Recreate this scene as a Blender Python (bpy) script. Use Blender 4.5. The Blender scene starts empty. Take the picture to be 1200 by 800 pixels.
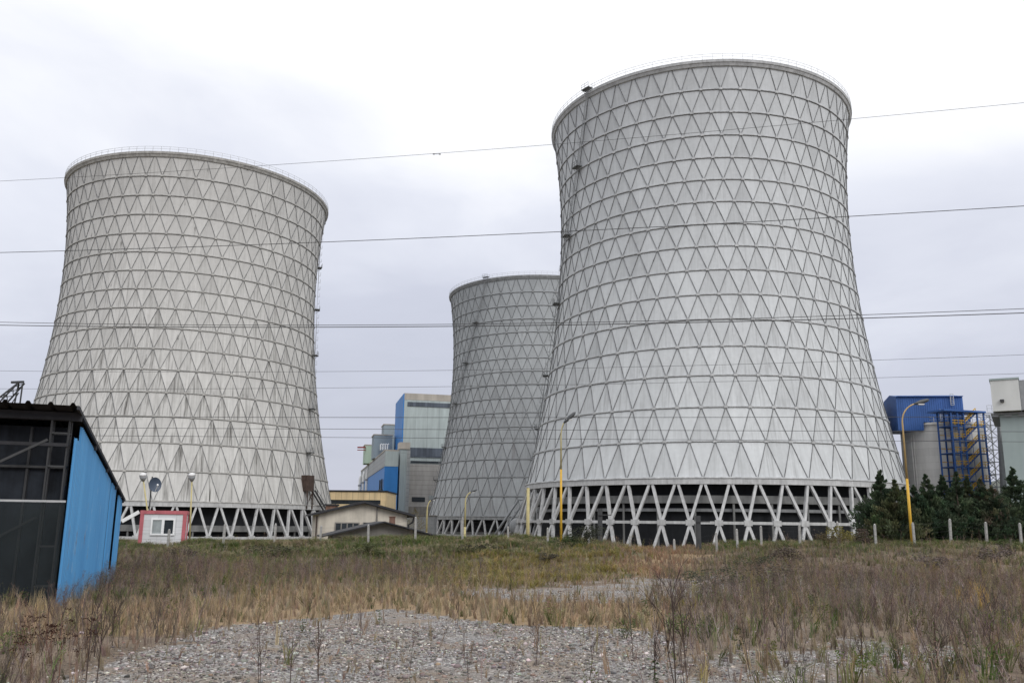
import bpy, math, random
import numpy as np
from mathutils import Vector, Matrix
random.seed(7); RNG = np.random.default_rng(11)
R = math.radians
sc = bpy.context.scene
COL = sc.collection

# ------------------------------------------------------------------ camera
FPX, PITCH, ROLL, EYE = 1017.0, R(11.897), R(-0.643), Vector((0, 0, 1.65))
_f = Vector((0, math.cos(PITCH), math.sin(PITCH)))
_u0 = Vector((0, -math.sin(PITCH), math.cos(PITCH)))
_r0 = Vector((1, 0, 0))
_r = _r0 * math.cos(ROLL) - _u0 * math.sin(ROLL)
_u = _r0 * math.sin(ROLL) + _u0 * math.cos(ROLL)
cam = bpy.data.cameras.new('camera'); camo = bpy.data.objects.new('camera', cam); COL.objects.link(camo)
cam.sensor_fit = 'HORIZONTAL'; cam.sensor_width = 36.0; cam.lens = 36.0 * FPX / 1200.0
cam.clip_start = 0.1; cam.clip_end = 9000
m = Matrix((( _r.x, _u.x, -_f.x, EYE.x), (_r.y, _u.y, -_f.y, EYE.y), (_r.z, _u.z, -_f.z, EYE.z), (0, 0, 0, 1)))
camo.matrix_world = m
sc.camera = camo

def at(px, py, Y):
    """world point whose world y is Y on the line of sight of photo pixel (px, py)"""
    d = _r * ((px - 600) / FPX) + _u * ((400 - py) / FPX) + _f
    return EYE + d * (Y / d.y)

def proj(p):
    d = Vector(p) - EYE
    k = d.dot(_f)
    return 600 + FPX * d.dot(_r) / k, 400 - FPX * d.dot(_u) / k

def proj_np(x, y, z):
    X, Y, Z = x - EYE.x, y - EYE.y, z - EYE.z
    k = np.maximum(X * _f.x + Y * _f.y + Z * _f.z, 0.3)
    return (600 + FPX * (X * _r.x + Y * _r.y + Z * _r.z) / k,
            400 - FPX * (X * _u.x + Y * _u.y + Z * _u.z) / k)

def along(A, e, px):
    """distance s so that A + s*e falls on photo column px"""
    q = A - EYE; c = (px - 600) / FPX
    return (c * q.dot(_f) - q.dot(_r)) / (e.dot(_r) - c * e.dot(_f))

# ------------------------------------------------------------------ render / light
sc.render.engine = 'CYCLES'
sc.cycles.max_bounces = 6; sc.cycles.diffuse_bounces = 3; sc.cycles.transparent_max_bounces = 8
sc.view_settings.view_transform = 'Standard'; sc.view_settings.look = 'None'
sc.view_settings.exposure = 0.0; sc.view_settings.gamma = 1.0
sc.view_settings.use_curve_mapping = False

SUN_DIR = Vector((0.42, -0.72, 0.60)).normalized()      # towards the sun, behind the camera
sun = bpy.data.lights.new('sun', 'SUN'); suno = bpy.data.objects.new('sun', sun); COL.objects.link(suno)
sun.energy = 1.5; sun.angle = R(28); sun.color = (1.0, 0.97, 0.93)
suno.rotation_euler = SUN_DIR.to_track_quat('Z', 'Y').to_euler(); suno.location = (0, -20, 60)

class NT:
    """small node helper"""
    def __init__(s, tree): s.t = tree; s.n = tree.nodes; s.l = tree.links
    def new(s, typ, **kw):
        nd = s.n.new(typ)
        for k, v in kw.items(): setattr(nd, k, v)
        return nd
    def link(s, a, b): s.l.new(a, b)
    def put(s, sock, v):
        if isinstance(v, bpy.types.NodeSocket): s.l.new(v, sock)
        elif isinstance(v, (tuple, list)) and len(v) == 3 and sock.type == 'RGBA': sock.default_value = (*v, 1)
        else: sock.default_value = v
    def math(s, op, a, b=0.0, c=None, clamp=False):
        nd = s.new('ShaderNodeMath', operation=op); nd.use_clamp = clamp
        s.put(nd.inputs[0], a); s.put(nd.inputs[1], b)
        if c is not None: s.put(nd.inputs[2], c)
        return nd.outputs[0]
    def mix(s, fac, a, b, typ='MIX'):
        nd = s.new('ShaderNodeMix', data_type='RGBA', blend_type=typ)
        s.put(nd.inputs[0], fac); s.put(nd.inputs[6], a); s.put(nd.inputs[7], b)
        return nd.outputs[2]
    def noise(s, vec, scale, detail=4.0, rough=0.55, dist=0.0):
        nd = s.new('ShaderNodeTexNoise'); s.put(nd.inputs['Vector'], vec)
        nd.inputs['Scale'].default_value = scale; nd.inputs['Detail'].default_value = detail
        nd.inputs['Roughness'].default_value = rough; nd.inputs['Distortion'].default_value = dist
        return nd.outputs['Fac']
    def rng(s, v, a, b, c=0.0, d=1.0, smooth=False):
        nd = s.new('ShaderNodeMapRange'); nd.clamp = True
        if smooth: nd.interpolation_type = 'SMOOTHSTEP'
        s.put(nd.inputs[0], v)
        for i, k in enumerate((a, b, c, d)): nd.inputs[i + 1].default_value = k
        return nd.outputs[0]
    def mapping(s, vec, scale=(1, 1, 1), loc=(0, 0, 0)):
        nd = s.new('ShaderNodeMapping'); s.put(nd.inputs[0], vec)
        nd.inputs['Scale'].default_value = scale; nd.inputs['Location'].default_value = loc
        return nd.outputs[0]
    def coord(s, k='Object'): return s.new('ShaderNodeTexCoord').outputs[k]
    def ramp(s, v, stops):
        nd = s.new('ShaderNodeValToRGB'); s.put(nd.inputs[0], v)
        el = nd.color_ramp.elements
        while len(el) < len(stops): el.new(0.5)
        for e_, (p, c) in zip(el, stops): e_.position = p; e_.color = (*c, 1)
        return nd.outputs[0]

W = bpy.data.worlds.new('World'); sc.world = W; W.use_nodes = True
n = NT(W.node_tree); n.n.clear()
out = n.new('ShaderNodeOutputWorld'); bg = n.new('ShaderNodeBackground')
bg.inputs['Strength'].default_value = 0.1
sky = n.new('ShaderNodeTexSky'); sky.sky_type = 'NISHITA'; sky.sun_disc = False
sky.sun_elevation = math.asin(SUN_DIR.z); sky.sun_rotation = math.atan2(SUN_DIR.x, SUN_DIR.y)
sky.air_density = 1.5; sky.dust_density = 2.0
gen = n.coord('Generated')
sep = n.new('ShaderNodeSeparateXYZ'); n.link(gen, sep.inputs[0])
zc = n.math('MAXIMUM', sep.outputs[2], 0.0)
den = n.math('ADD', zc, 0.22)
cx = n.math('DIVIDE', sep.outputs[0], den); cy = n.math('DIVIDE', sep.outputs[1], den)
comb = n.new('ShaderNodeCombineXYZ'); n.link(cx, comb.inputs[0]); n.link(cy, comb.inputs[1])
c1 = n.noise(n.mapping(comb.outputs[0], (1, 1, 1), (3.3, 1.7, 0)), 0.85, 5, 0.5, 0.4)
c2 = n.noise(n.mapping(comb.outputs[0], (1, 1, 1), (9.1, 4.2, 0)), 2.6, 5, 0.55, 0.3)
cl = n.math('ADD', n.math('MULTIPLY', c1, 0.7), n.math('MULTIPLY', c2, 0.3))
# overcast deck: duller and slightly violet near the horizon, thin and bright above
grad = n.ramp(n.math('ADD', zc, n.math('MULTIPLY', n.math('SUBTRACT', cl, 0.5), 0.62)),
              [(0.0, (5.6, 5.85, 6.95)), (0.20, (6.6, 6.86, 8.0)), (0.34, (8.5, 8.75, 9.7)), (0.45, (10.8, 10.9, 11.3)), (1.0, (20, 20, 20))])
skyc = n.mix(0.94, sky.outputs[0], grad)
n.link(skyc, bg.inputs['Color']); n.link(bg.outputs[0], out.inputs['Surface'])

# ------------------------------------------------------------------ materials
def mat_base(name, rough=0.85, metal=0.0):
    mt = bpy.data.materials.new(name); mt.use_nodes = True
    nt = NT(mt.node_tree); p = nt.n['Principled BSDF']
    p.inputs['Roughness'].default_value = rough; p.inputs['Metallic'].default_value = metal
    if 'Specular IOR Level' in p.inputs: p.inputs['Specular IOR Level'].default_value = 0.3
    return mt, nt, p

def bump(nt, p, h, strength=0.3, dist=0.05):
    b = nt.new('ShaderNodeBump'); b.inputs['Strength'].default_value = strength; b.inputs['Distance'].default_value = dist
    nt.link(h, b.inputs['Height']); nt.link(b.outputs[0], p.inputs['Normal'])

def mat_plain(name, c, var=0.18, scale=1.5, rough=0.8, metal=0.0, streak=True):
    """painted or cast surface with mottling and vertical weathering streaks"""
    mt, nt, p = mat_base(name, rough, metal)
    o = nt.coord('Object')
    a = nt.noise(o, scale, 5, 0.6)
    b = nt.noise(nt.mapping(o, (scale * 2.2, scale * 2.2, scale * (0.16 if streak else 2.2))), 1.0, 4, 0.6)
    k = nt.math('ADD', nt.math('MULTIPLY', a, 0.5), nt.math('MULTIPLY', b, 0.5))
    k = nt.rng(k, 0.32, 0.68)
    dark = tuple(x * (1 - var * 1.3) for x in c); lite = tuple(min(1, x * (1 + var * 0.7)) for x in c)
    nt.link(nt.mix(k, dark, lite), p.inputs['Base Color'])
    return mt

def mat_shell(name, base, dirt, amount, seed, patch=0.5, tri=0.5):
    """precast triangular panels: each panel its own tone, rain streaks running down from the joints"""
    mt, nt, p = mat_base(name, 0.9)
    uv = nt.new('ShaderNodeUVMap'); uv.uv_map = 'tri'
    s = nt.new('ShaderNodeSeparateXYZ'); nt.link(uv.outputs[0], s.inputs[0])
    u, v = s.outputs[0], s.outputs[1]
    at_ = nt.new('ShaderNodeAttribute'); at_.attribute_name = 'panel'
    sa = nt.new('ShaderNodeSeparateColor'); nt.link(at_.outputs['Color'], sa.inputs[0])
    rnd, up, row = sa.outputs[0], sa.outputs[1], sa.outputs[2]
    cb = nt.new('ShaderNodeCombineXYZ')
    nt.link(nt.math('MULTIPLY', u, 9.0), cb.inputs[0]); nt.link(nt.math('MULTIPLY', v, 0.75), cb.inputs[1])
    nt.link(nt.math('ADD', nt.math('MULTIPLY', rnd, 91.0), seed), cb.inputs[2])
    st = nt.rng(nt.noise(cb.outputs[0], 1.0, 4, 0.6), 0.45, 0.66)
    o = nt.coord('Object')
    big = nt.rng(nt.noise(nt.mapping(o, (1, 1, 0.6), (seed, 0, 0)), 0.035, 3, 0.55), 0.38, 0.62)
    low = nt.rng(row, 0.75, 0.2, 0.25, 1.0)                 # the lower, older faces are dirtier
    thr = nt.rng(nt.math('MULTIPLY', st, nt.math('ADD', nt.math('MULTIPLY', up, 0.75), 0.25)), 0.0, 1.0)
    narrow = nt.rng(nt.math('ABSOLUTE', u), 0.0, 0.32, 1.0, 0.35)
    amt = nt.math('MULTIPLY', nt.math('MULTIPLY', thr, narrow), nt.math('MULTIPLY', low, nt.math('ADD', nt.math('MULTIPLY', big, patch), 1 - patch)))
    amt = nt.math('MULTIPLY', amt, amount, clamp=True)
    # whole panels a shade apart, joints grimy
    lum = nt.math('ADD', nt.math('MULTIPLY', rnd, 0.11), 0.94)
    lum = nt.math('SUBTRACT', lum, nt.math('MULTIPLY', nt.rng(nt.math('FRACT', nt.math('MULTIPLY', rnd, 7.3)), 0.90, 0.94), 0.10))
    lum = nt.math('SUBTRACT', lum, nt.math('MULTIPLY', up, nt.math('MULTIPLY', low, 0.10 * tri)))
    fine = nt.rng(nt.noise(o, 0.9, 6, 0.65), 0.3, 0.7, 0.94, 1.05)
    vert = nt.rng(nt.noise(nt.mapping(o, (0.5, 0.5, 0.03)), 1.0, 4, 0.6), 0.3, 0.7, 0.92, 1.06)
    lum = nt.math('MULTIPLY', lum, nt.math('MULTIPLY', fine, vert))
    g = nt.new('ShaderNodeCombineColor')
    for i in range(3): nt.link(lum, g.inputs[i])
    c = nt.mix(1.0, base, g.outputs[0], 'MULTIPLY')
    c = nt.mix(amt, c, dirt)
    # long rain streaks running down over many panels
    so_ = nt.new('ShaderNodeSeparateXYZ'); nt.link(o, so_.inputs[0])
    ang = nt.math('ARCTAN2', so_.outputs[1], so_.outputs[0])
    c2_ = nt.new('ShaderNodeCombineXYZ'); nt.link(nt.math('MULTIPLY', ang, 55.0), c2_.inputs[0]); nt.link(nt.math('MULTIPLY', so_.outputs[2], 0.05), c2_.inputs[1]); c2_.inputs[2].default_value = seed
    lg = nt.rng(nt.noise(c2_.outputs[0], 1.0, 5, 0.62), 0.52, 0.74)
    c = nt.mix(nt.math('MULTIPLY', nt.math('MULTIPLY', lg, big), 0.5 * amount, clamp=True), c, dirt)
    run = nt.math('MULTIPLY', nt.rng(nt.math('ABSOLUTE', nt.math('SUBTRACT', nt.math('ABSOLUTE', u), nt.math('MULTIPLY', nt.math('SUBTRACT', 1.0, v), 0.5))), 0.0, 0.05, 1.0, 0.0), nt.rng(nt.noise(nt.mapping(o, (.5, .5, .22)), 1.0, 4, .6), .56, .68))
    c = nt.mix(nt.math('MULTIPLY', nt.math('MULTIPLY', run, up), nt.math('MULTIPLY', low, 0.75), clamp=True), c, tuple(x * 0.55 for x in dirt))
    # soot spots
    sp = nt.rng(nt.noise(nt.mapping(o, (1, 1, 0.35)), 0.55, 3, 0.5), 0.70, 0.78)
    c = nt.mix(nt.math('MULTIPLY', sp, 0.55 * amount), c, tuple(x * 0.6 for x in dirt))
    nt.link(c, p.inputs['Base Color'])
    return mt

def mat_panel(name, c, w, h, axis=(1, 0), line=0.6, var=0.1, rough=0.6):
    """cladding: sheet joints drawn by a brick pattern in object space (axis picks the horizontal direction)"""
    mt, nt, p = mat_base(name, rough)
    o = nt.coord('Object'); s = nt.new('ShaderNodeSeparateXYZ'); nt.link(o, s.inputs[0])
    hx = nt.math('ADD', nt.math('MULTIPLY', s.outputs[0], axis[0]), nt.math('MULTIPLY', s.outputs[1], axis[1]))
    cb = nt.new('ShaderNodeCombineXYZ'); nt.link(hx, cb.inputs[0]); nt.link(s.outputs[2], cb.inputs[1])
    b = nt.new('ShaderNodeTexBrick'); nt.link(cb.outputs[0], b.inputs['Vector'])
    b.offset = 0.0; b.inputs['Scale'].default_value = 1.0
    b.inputs['Brick Width'].default_value = w; b.inputs['Row Height'].default_value = h
    b.inputs['Mortar Size'].default_value = min(w, h) * 0.03; b.inputs['Bias'].default_value = 0
    b.inputs['Color1'].default_value = (*[x * (1 - var) for x in c], 1); b.inputs['Color2'].default_value = (*[min(1, x * (1 + var)) for x in c], 1)
    b.inputs['Mortar'].default_value = (*[x * line for x in c], 1)
    k = nt.rng(nt.noise(nt.mapping(o, (0.5, 0.5, 0.08)), 1.0, 5, 0.6), 0.3, 0.7, 0.82, 1.1)
    g = nt.new('ShaderNodeCombineColor')
    for i in range(3): nt.link(k, g.inputs[i])
    nt.link(nt.mix(1.0, b.outputs[0], g.outputs[0], 'MULTIPLY'), p.inputs['Base Color'])
    return mt

def mat_attr(name, rough=0.9, trans=0.0, var=0.25):
    """plant matter: colour stored per blade or stalk"""
    mt, nt, p = mat_base(name, rough)
    p.inputs['Specular IOR Level'].default_value = 0.15
    a = nt.new('ShaderNodeAttribute'); a.attribute_name = 'tint'
    nt.link(a.outputs['Color'], p.inputs['Base Color'])
    if trans:
        tr = nt.new('ShaderNodeBsdfTranslucent'); nt.link(a.outputs['Color'], tr.inputs[0])
        mx = nt.new('ShaderNodeMixShader'); mx.inputs[0].default_value = trans
        nt.link(p.outputs[0], mx.inputs[1]); nt.link(tr.outputs[0], mx.inputs[2])
        nt.link(mx.outputs[0], nt.n['Material Output'].inputs[0])
    return mt

M = {}
M['shell_pale'] = mat_shell('pale_concrete_panels', (0.525, 0.545, 0.56), (0.18, 0.18, 0.18), 0.5, 3.0, 0.6, 0.6)
M['shell_stained'] = mat_shell('stained_beige_concrete_panels', (0.525, 0.522, 0.51), (0.075, 0.072, 0.066), 1.05, 17.0, 0.6, 0.6)
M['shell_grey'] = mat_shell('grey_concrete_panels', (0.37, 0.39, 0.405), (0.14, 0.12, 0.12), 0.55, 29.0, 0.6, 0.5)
M['rib_pale'] = mat_plain('pale_concrete_ribs', (0.46, 0.47, 0.48), 0.3, 0.8)
M['rib_stained'] = mat_plain('stained_concrete_ribs', (0.40, 0.395, 0.38), 0.35, 0.8)
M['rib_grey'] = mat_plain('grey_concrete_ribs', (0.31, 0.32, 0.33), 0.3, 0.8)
M['joint'] = mat_plain('grimy_joint_and_shade_concrete', (0.20, 0.204, 0.21), 0.5, 0.7)
M['joint_far'] = mat_plain('grimy_grey_joint_and_shade_concrete', (0.165, 0.17, 0.175), 0.4, 0.7)
M['column'] = mat_plain('light_column_concrete', (0.43, 0.435, 0.44), 0.25, 0.9)
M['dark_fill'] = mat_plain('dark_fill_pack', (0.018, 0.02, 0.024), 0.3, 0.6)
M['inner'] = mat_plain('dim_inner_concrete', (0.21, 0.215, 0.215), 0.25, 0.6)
M['steel'] = mat_plain('dark_steel', (0.06, 0.062, 0.065), 0.3, 2, 0.55, 0.3)
M['rail'] = mat_plain('galvanised_rail', (0.42, 0.43, 0.44), 0.2, 1, 0.5, 0.3)
M['rust'] = mat_plain('rusty_steel', (0.07, 0.048, 0.04), 0.5, 1.2, 0.85)
M['ladder_steel'] = mat_plain('weathered_platform_steel', (0.14, 0.145, 0.15), 0.25, 1.5, 0.6)
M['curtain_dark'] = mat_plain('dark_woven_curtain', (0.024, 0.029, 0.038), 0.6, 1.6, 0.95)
M['greysteel'] = mat_plain('grey_painted_steel', (0.26, 0.27, 0.28), 0.2, 1.2, 0.5)
M['blue_sheet'] = mat_plain('blue_painted_sheet', (0.065, 0.25, 0.53), 0.16, 1.1, 0.5)
mt, nt, p = mat_base('blue_sheet_weathered', 0.5)
o = nt.coord('Object'); sz = nt.new('ShaderNodeSeparateXYZ'); nt.link(o, sz.inputs[0])
c = nt.mix(nt.rng(nt.noise(nt.mapping(o, (1.5, 1.5, .25)), 1.0, 5, .6), .3, .7), (0.060, 0.232, 0.48), (0.095, 0.315, 0.59))
sp_ = nt.math('ADD', sz.outputs[2], nt.math('MULTIPLY', nt.noise(o, 2.5, 5, .7), -1.1))
c = nt.mix(nt.rng(sp_, -.75, -.25, .75, 0.0), c, (0.13, 0.12, 0.10))            # mud splashed up from the ground
c = nt.mix(nt.rng(nt.noise(nt.mapping(o, (3, 3, .8)), 1.0, 5, .65), .64, .74, 0, .7), c, (0.16, 0.085, 0.05))   # rust runs
c = nt.mix(nt.rng(nt.noise(nt.mapping(o, (6, 6, 1.5)), 1.0, 3, .6), .62, .72, 0, .35), c, (0.30, 0.42, 0.55))  # chalky fading
nt.link(c, p.inputs['Base Color']); M['blue_sheet'] = mt
M['deep_blue'] = mat_plain('deep_blue_sheet', (0.038, 0.105, 0.31), 0.2, 0.35, 0.5)
M['plant_blue'] = mat_plain('plant_blue_cladding', (0.03, 0.17, 0.46), 0.12, 0.1, 0.5)
M['roof_dark'] = mat_plain('dark_roof_sheet', (0.03, 0.031, 0.036), 0.3, 1.5, 0.7)
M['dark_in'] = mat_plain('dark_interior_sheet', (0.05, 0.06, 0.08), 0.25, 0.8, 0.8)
M['yellow'] = mat_plain('yellow_paint', (0.60, 0.36, 0.04), 0.2, 1.5, 0.5)
M['orange'] = mat_plain('worn_orange_paint', (0.44, 0.31, 0.14), 0.2, 1.5, 0.6)
M['pale_yellow'] = mat_plain('faded_yellow_paint', (0.46, 0.40, 0.20), 0.2, 1.5, 0.6)
M['lamp_head'] = mat_plain('lamp_housing', (0.07, 0.075, 0.08), 0.2, 3, 0.5)
M['lamp_glass'] = mat_plain('lamp_glass', (0.6, 0.6, 0.6), 0.1, 3, 0.2)
M['white'] = mat_plain('white_paint', (0.72, 0.73, 0.74), 0.08, 1.5, 0.6)
M['offwhite'] = mat_panel('off_white_siding', (0.60, 0.61, 0.63), 1.1, 0.42, (1, 0), 0.7, 0.04)
M['pink'] = mat_plain('faded_red_frame', (0.42, 0.12, 0.14), 0.25, 2, 0.6)
M['glass'] = mat_plain('dark_window_glass', (0.035, 0.042, 0.05), 0.3, 1.2, 0.15)
M['curtain'] = mat_plain('pale_curtain_behind_glass', (0.30, 0.33, 0.34), 0.2, 2.5, 0.25)
M['dish'] = mat_plain('slate_dish', (0.055, 0.075, 0.11), 0.15, 3, 0.4)
M['plaster'] = mat_plain('dirty_cream_plaster', (0.54, 0.50, 0.43), 0.3, 0.5)
M['plaster_grey'] = mat_plain('dirty_grey_plaster', (0.22, 0.21, 0.195), 0.3, 0.6)
M['brick'] = mat_plain('red_brown_brick', (0.17, 0.10, 0.075), 0.3, 1.5)
M['tan_panel'] = mat_panel('tan_yellow_cladding', (0.80, 0.63, 0.38), 1.9, 30, (1, 0), 0.55, 0.05)
M['plant_grey'] = mat_panel('pale_grey_green_cladding', (0.37, 0.425, 0.43), 6.5, 40.0, (0.974, 0.228), 0.8, 0.05)
M['plant_beige'] = mat_panel('beige_grey_band_cladding', (0.36, 0.35, 0.34), 60.0, 2.4, (0.974, 0.228), 0.5, 0.06)
M['plant_side'] = mat_panel('banded_grey_cladding', (0.33, 0.345, 0.35), 80.0, 2.2, (-0.228, 0.974), 0.5, 0.06)
M['plant_mint'] = mat_plain('mint_green_cladding', (0.36, 0.46, 0.38), 0.12, 0.1)
M['plant_slate'] = mat_plain('blue_grey_cladding', (0.24, 0.29, 0.33), 0.12, 0.1)
M['parapet'] = mat_plain('stained_parapet', (0.40, 0.37, 0.33), 0.3, 0.1)
M['window_band'] = mat_panel('dark_glazed_band', (0.08, 0.095, 0.12), 1.6, 8, (0.974, 0.228), 0.5, 0.3, 0.3)
M['red'] = mat_plain('dark_red_paint', (0.22, 0.03, 0.03), 0.2, 1)
M['silo'] = mat_panel('silo_concrete', (0.60, 0.59, 0.57), 400, 1.6, (1, 0), 0.86, 0.05, 0.9)
M['greenish'] = mat_plain('grey_green_cladding', (0.30, 0.355, 0.355), 0.12, 0.2)
M['white_clad'] = mat_plain('white_grey_cladding', (0.56, 0.57, 0.56), 0.1, 0.2)
M['post'] = mat_plain('fence_post_concrete', (0.33, 0.325, 0.315), 0.25, 4)
M['wire'] = mat_plain('cable', (0.055, 0.055, 0.06), 0.1, 1, 0.5)
M['plant'] = mat_attr('dry_plant_matter', 0.95, 0.12)
M['leaf'] = mat_attr('leaf_matter', 0.8, 0.22)
M['stone'] = mat_attr('loose_stones', 0.9)
M['bark'] = mat_plain('bark', (0.09, 0.07, 0.055), 0.3, 4)
# shade net: woven mesh that lets a little through
mt, nt, p = mat_base('shade_net', 0.9)
p.inputs['Base Color'].default_value = (0.020, 0.027, 0.030, 1)
tr = nt.new('ShaderNodeBsdfTransparent'); mx = nt.new('ShaderNodeMixShader')
nn = nt.rng(nt.noise(nt.coord(), 1.1, 4, 0.6), 00.35, 0.65, 0.36, 0.66)
nt.link(nn, mx.inputs[0]); nt.link(tr.outputs[0], mx.inputs[1]); nt.link(p.outputs[0], mx.inputs[2])
nt.link(mx.outputs[0], nt.n['Material Output'].inputs[0]); M['net'] = mt

# ------------------------------------------------------------------ mesh helpers
ORG = {}
class MB:
    def __init__(s): s.v = []; s.f = []
    def add(s, vs, fs):
        k = len(s.v); s.v.extend([tuple(q) for q in vs]); s.f.extend([tuple(i + k for i in f) for f in fs])
    def hexa(s, q):   # 8 corners: bottom 4 CCW, top 4 CCW
        s.add(q, [(3, 2, 1, 0), (4, 5, 6, 7), (0, 1, 5, 4), (1, 2, 6, 5), (2, 3, 7, 6), (3, 0, 4, 7)])
    def box(s, c, e, d, sx, sy, z0, z1):
        """box with footprint corner c, sx along e, sy along d"""
        c = Vector(c); e = Vector(e); d = Vector(d)
        fp = [c, c + e * sx, c + e * sx + d * sy, c + d * sy]
        s.hexa([(q.x, q.y, z0) for q in fp] + [(q.x, q.y, z1) for q in fp])
    def beam(s, p, q, w, h=None, up=(0, 0, 1)):
        p = Vector(p); q = Vector(q); h = h or w
        t = (q - p).normalized(); a = t.cross(Vector(up))
        if a.length < 1e-4: a = t.cross(Vector((1, 0, 0)))
        a.normalize(); b = a.cross(t).normalized()
        a = a * (w / 2); b = b * (h / 2)
        s.hexa([p - a - b, p + a - b, p + a + b, p - a + b, q - a - b, q + a - b, q + a + b, q - a + b])
    def tube(s, pts, r, k=8, caps=True):
        pts = [Vector(q) for q in pts]; rs = r if isinstance(r, (list, tuple)) else [r] * len(pts)
        base = len(s.v); ref = None
        for i, q in enumerate(pts):
            t = (pts[min(i + 1, len(pts) - 1)] - pts[max(i - 1, 0)]).normalized()
            if ref is None:
                ref = t.cross(Vector((0, 0, 1)))
                if ref.length < 1e-3: ref = t.cross(Vector((1, 0, 0)))
            a = (ref - t * ref.dot(t)).normalized(); b = t.cross(a); ref = a
            for j in range(k):
                an = 2 * math.pi * j / k
                s.v.append(tuple(q + (a * math.cos(an) + b * math.sin(an)) * rs[i]))
        for i in range(len(pts) - 1):
            for j in range(k):
                A = base + i * k + j; B = base + i * k + (j + 1) % k
                s.f.append((A, B, B + k, A + k))
        if caps:
            s.f.append(tuple(base + j for j in range(k))[::-1]); s.f.append(tuple(base + (len(pts) - 1) * k + j for j in range(k)))
    def build(s, name, mat, parent=None, smooth=False, origin=None):
        o0 = Vector(origin) if origin is not None else (ORG[parent.name] if parent else Vector((0, 0, 0)))
        me = bpy.data.meshes.new(name)
        me.from_pydata([(x - o0.x, y - o0.y, z - o0.z) for x, y, z in s.v], [], s.f)
        me.materials.append(mat); me.update()
        if smooth: me.shade_smooth() if hasattr(me, 'shade_smooth') else None
        o = bpy.data.objects.new(name, me); COL.objects.link(o)
        if parent: o.parent = parent
        else: o.location = o0
        ORG[o.name] = o0
        return o

def tag(o, label=None, cat=None, group=None, kind=None):
    if label: o['label'] = label
    if cat: o['category'] = cat
    if group: o['group'] = group
    if kind: o['kind'] = kind
    return o

def thing(name, label, cat, loc, group=None):
    o = bpy.data.objects.new(name, None); COL.objects.link(o); o.location = loc; o.empty_display_size = 0.5
    ORG[o.name] = Vector(loc)
    return tag(o, label, cat, group)

def dup(root, delta, label=None, rz=0.0, scale=1.0):
    r = root.copy(); COL.objects.link(r); r.location = Vector(root.location) + Vector(delta)
    r.rotation_euler = (0, 0, rz); r.scale = (scale,) * 3
    if label: r['label'] = label
    for ch in root.children:
        c = ch.copy(); COL.objects.link(c); c.parent = r
        for g_ in ch.children:
            d = g_.copy(); COL.objects.link(d); d.parent = c
    return r

def np_mesh(name, V, F, mat, tint=None, parent=None, loc=(0, 0, 0), smooth=False):
    """V (n,3), F (m,3 or 4) arrays"""
    me = bpy.data.meshes.new(name); k = F.shape[1]
    me.vertices.add(len(V)); me.vertices.foreach_set('co', np.ascontiguousarray(V, np.float32).ravel())
    me.loops.add(F.size); me.loops.foreach_set('vertex_index', np.ascontiguousarray(F, np.int32).ravel())
    me.polygons.add(len(F)); me.polygons.foreach_set('loop_start', np.arange(0, F.size, k, dtype=np.int32))
    if tint is not None:
        at_ = me.attributes.new('tint', 'FLOAT_COLOR', 'POINT')
        at_.data.foreach_set('color', np.concatenate([tint, np.ones((len(tint), 1))], 1).astype(np.float32).ravel())
    me.update(calc_edges=True)
    if smooth: me.polygons.foreach_set('use_smooth', np.ones(len(F), bool))
    me.materials.append(mat)
    o = bpy.data.objects.new(name, me); COL.objects.link(o)
    if parent: o.parent = parent
    else: o.location = loc
    ORG[o.name] = Vector(loc)
    return o

# ------------------------------------------------------------------ ground
def n2(x, y, s=0.0):
    return (np.sin(x * 1.0 + 1.7 * np.sin(y * 0.7 + s) + s) + np.sin(y * 1.13 + 1.3 * np.sin(x * 0.83 + 2.1 * s) + 2 * s)
            + 0.6 * np.sin(2.3 * x + 1.9 * y + 3 * s) + 0.5 * np.sin(3.1 * y - 2.7 * x + s)) / 3.1
CRX = np.array([-60, -26, -17, -8.6, 0, 6, 9.7, 13, 17, 23, 28.5, 34, 60]); CRZ = np.array([-.1, -.05, .06, .42, .58, .36, -.08, -.02, .42, .58, .66, .54, .45])
PLANT_Z = -2.7
def sm(t): t = np.clip(t, 0, 1); return t * t * (3 - 2 * t)
def hgt(x, y):
    x = np.asarray(x, float); y = np.asarray(y, float)
    base = -0.016 * np.clip(y - 9, 0, 29)
    cz = np.interp(x, CRX, CRZ)
    start = np.interp(x, [-30, 8, 14, 40], [38, 38, 30, 26])
    z = base + (cz - base) * sm((y - start) / (57 - start))
    z = np.where(y > 64, cz + (PLANT_Z - cz) * sm((y - 64) / 24), z)
    near = np.clip((90 - y) / 30, 0, 1) * np.clip((70 - np.abs(x)) / 15, 0, 1)
    z = z + near * (0.07 * n2(x * 0.35, y * 0.35, 1.0) + 0.035 * n2(x * 1.3, y * 1.3, 2.0))
    z = z + near * sm((y - 32) / 14) * (0.21 * n2(x * 0.55, y * 0.5, 5.0) + 0.17 * n2(x * 1.1, y * 0.8, 8.0))
    return z
def gz(x, y): return float(hgt(x, y))

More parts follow.
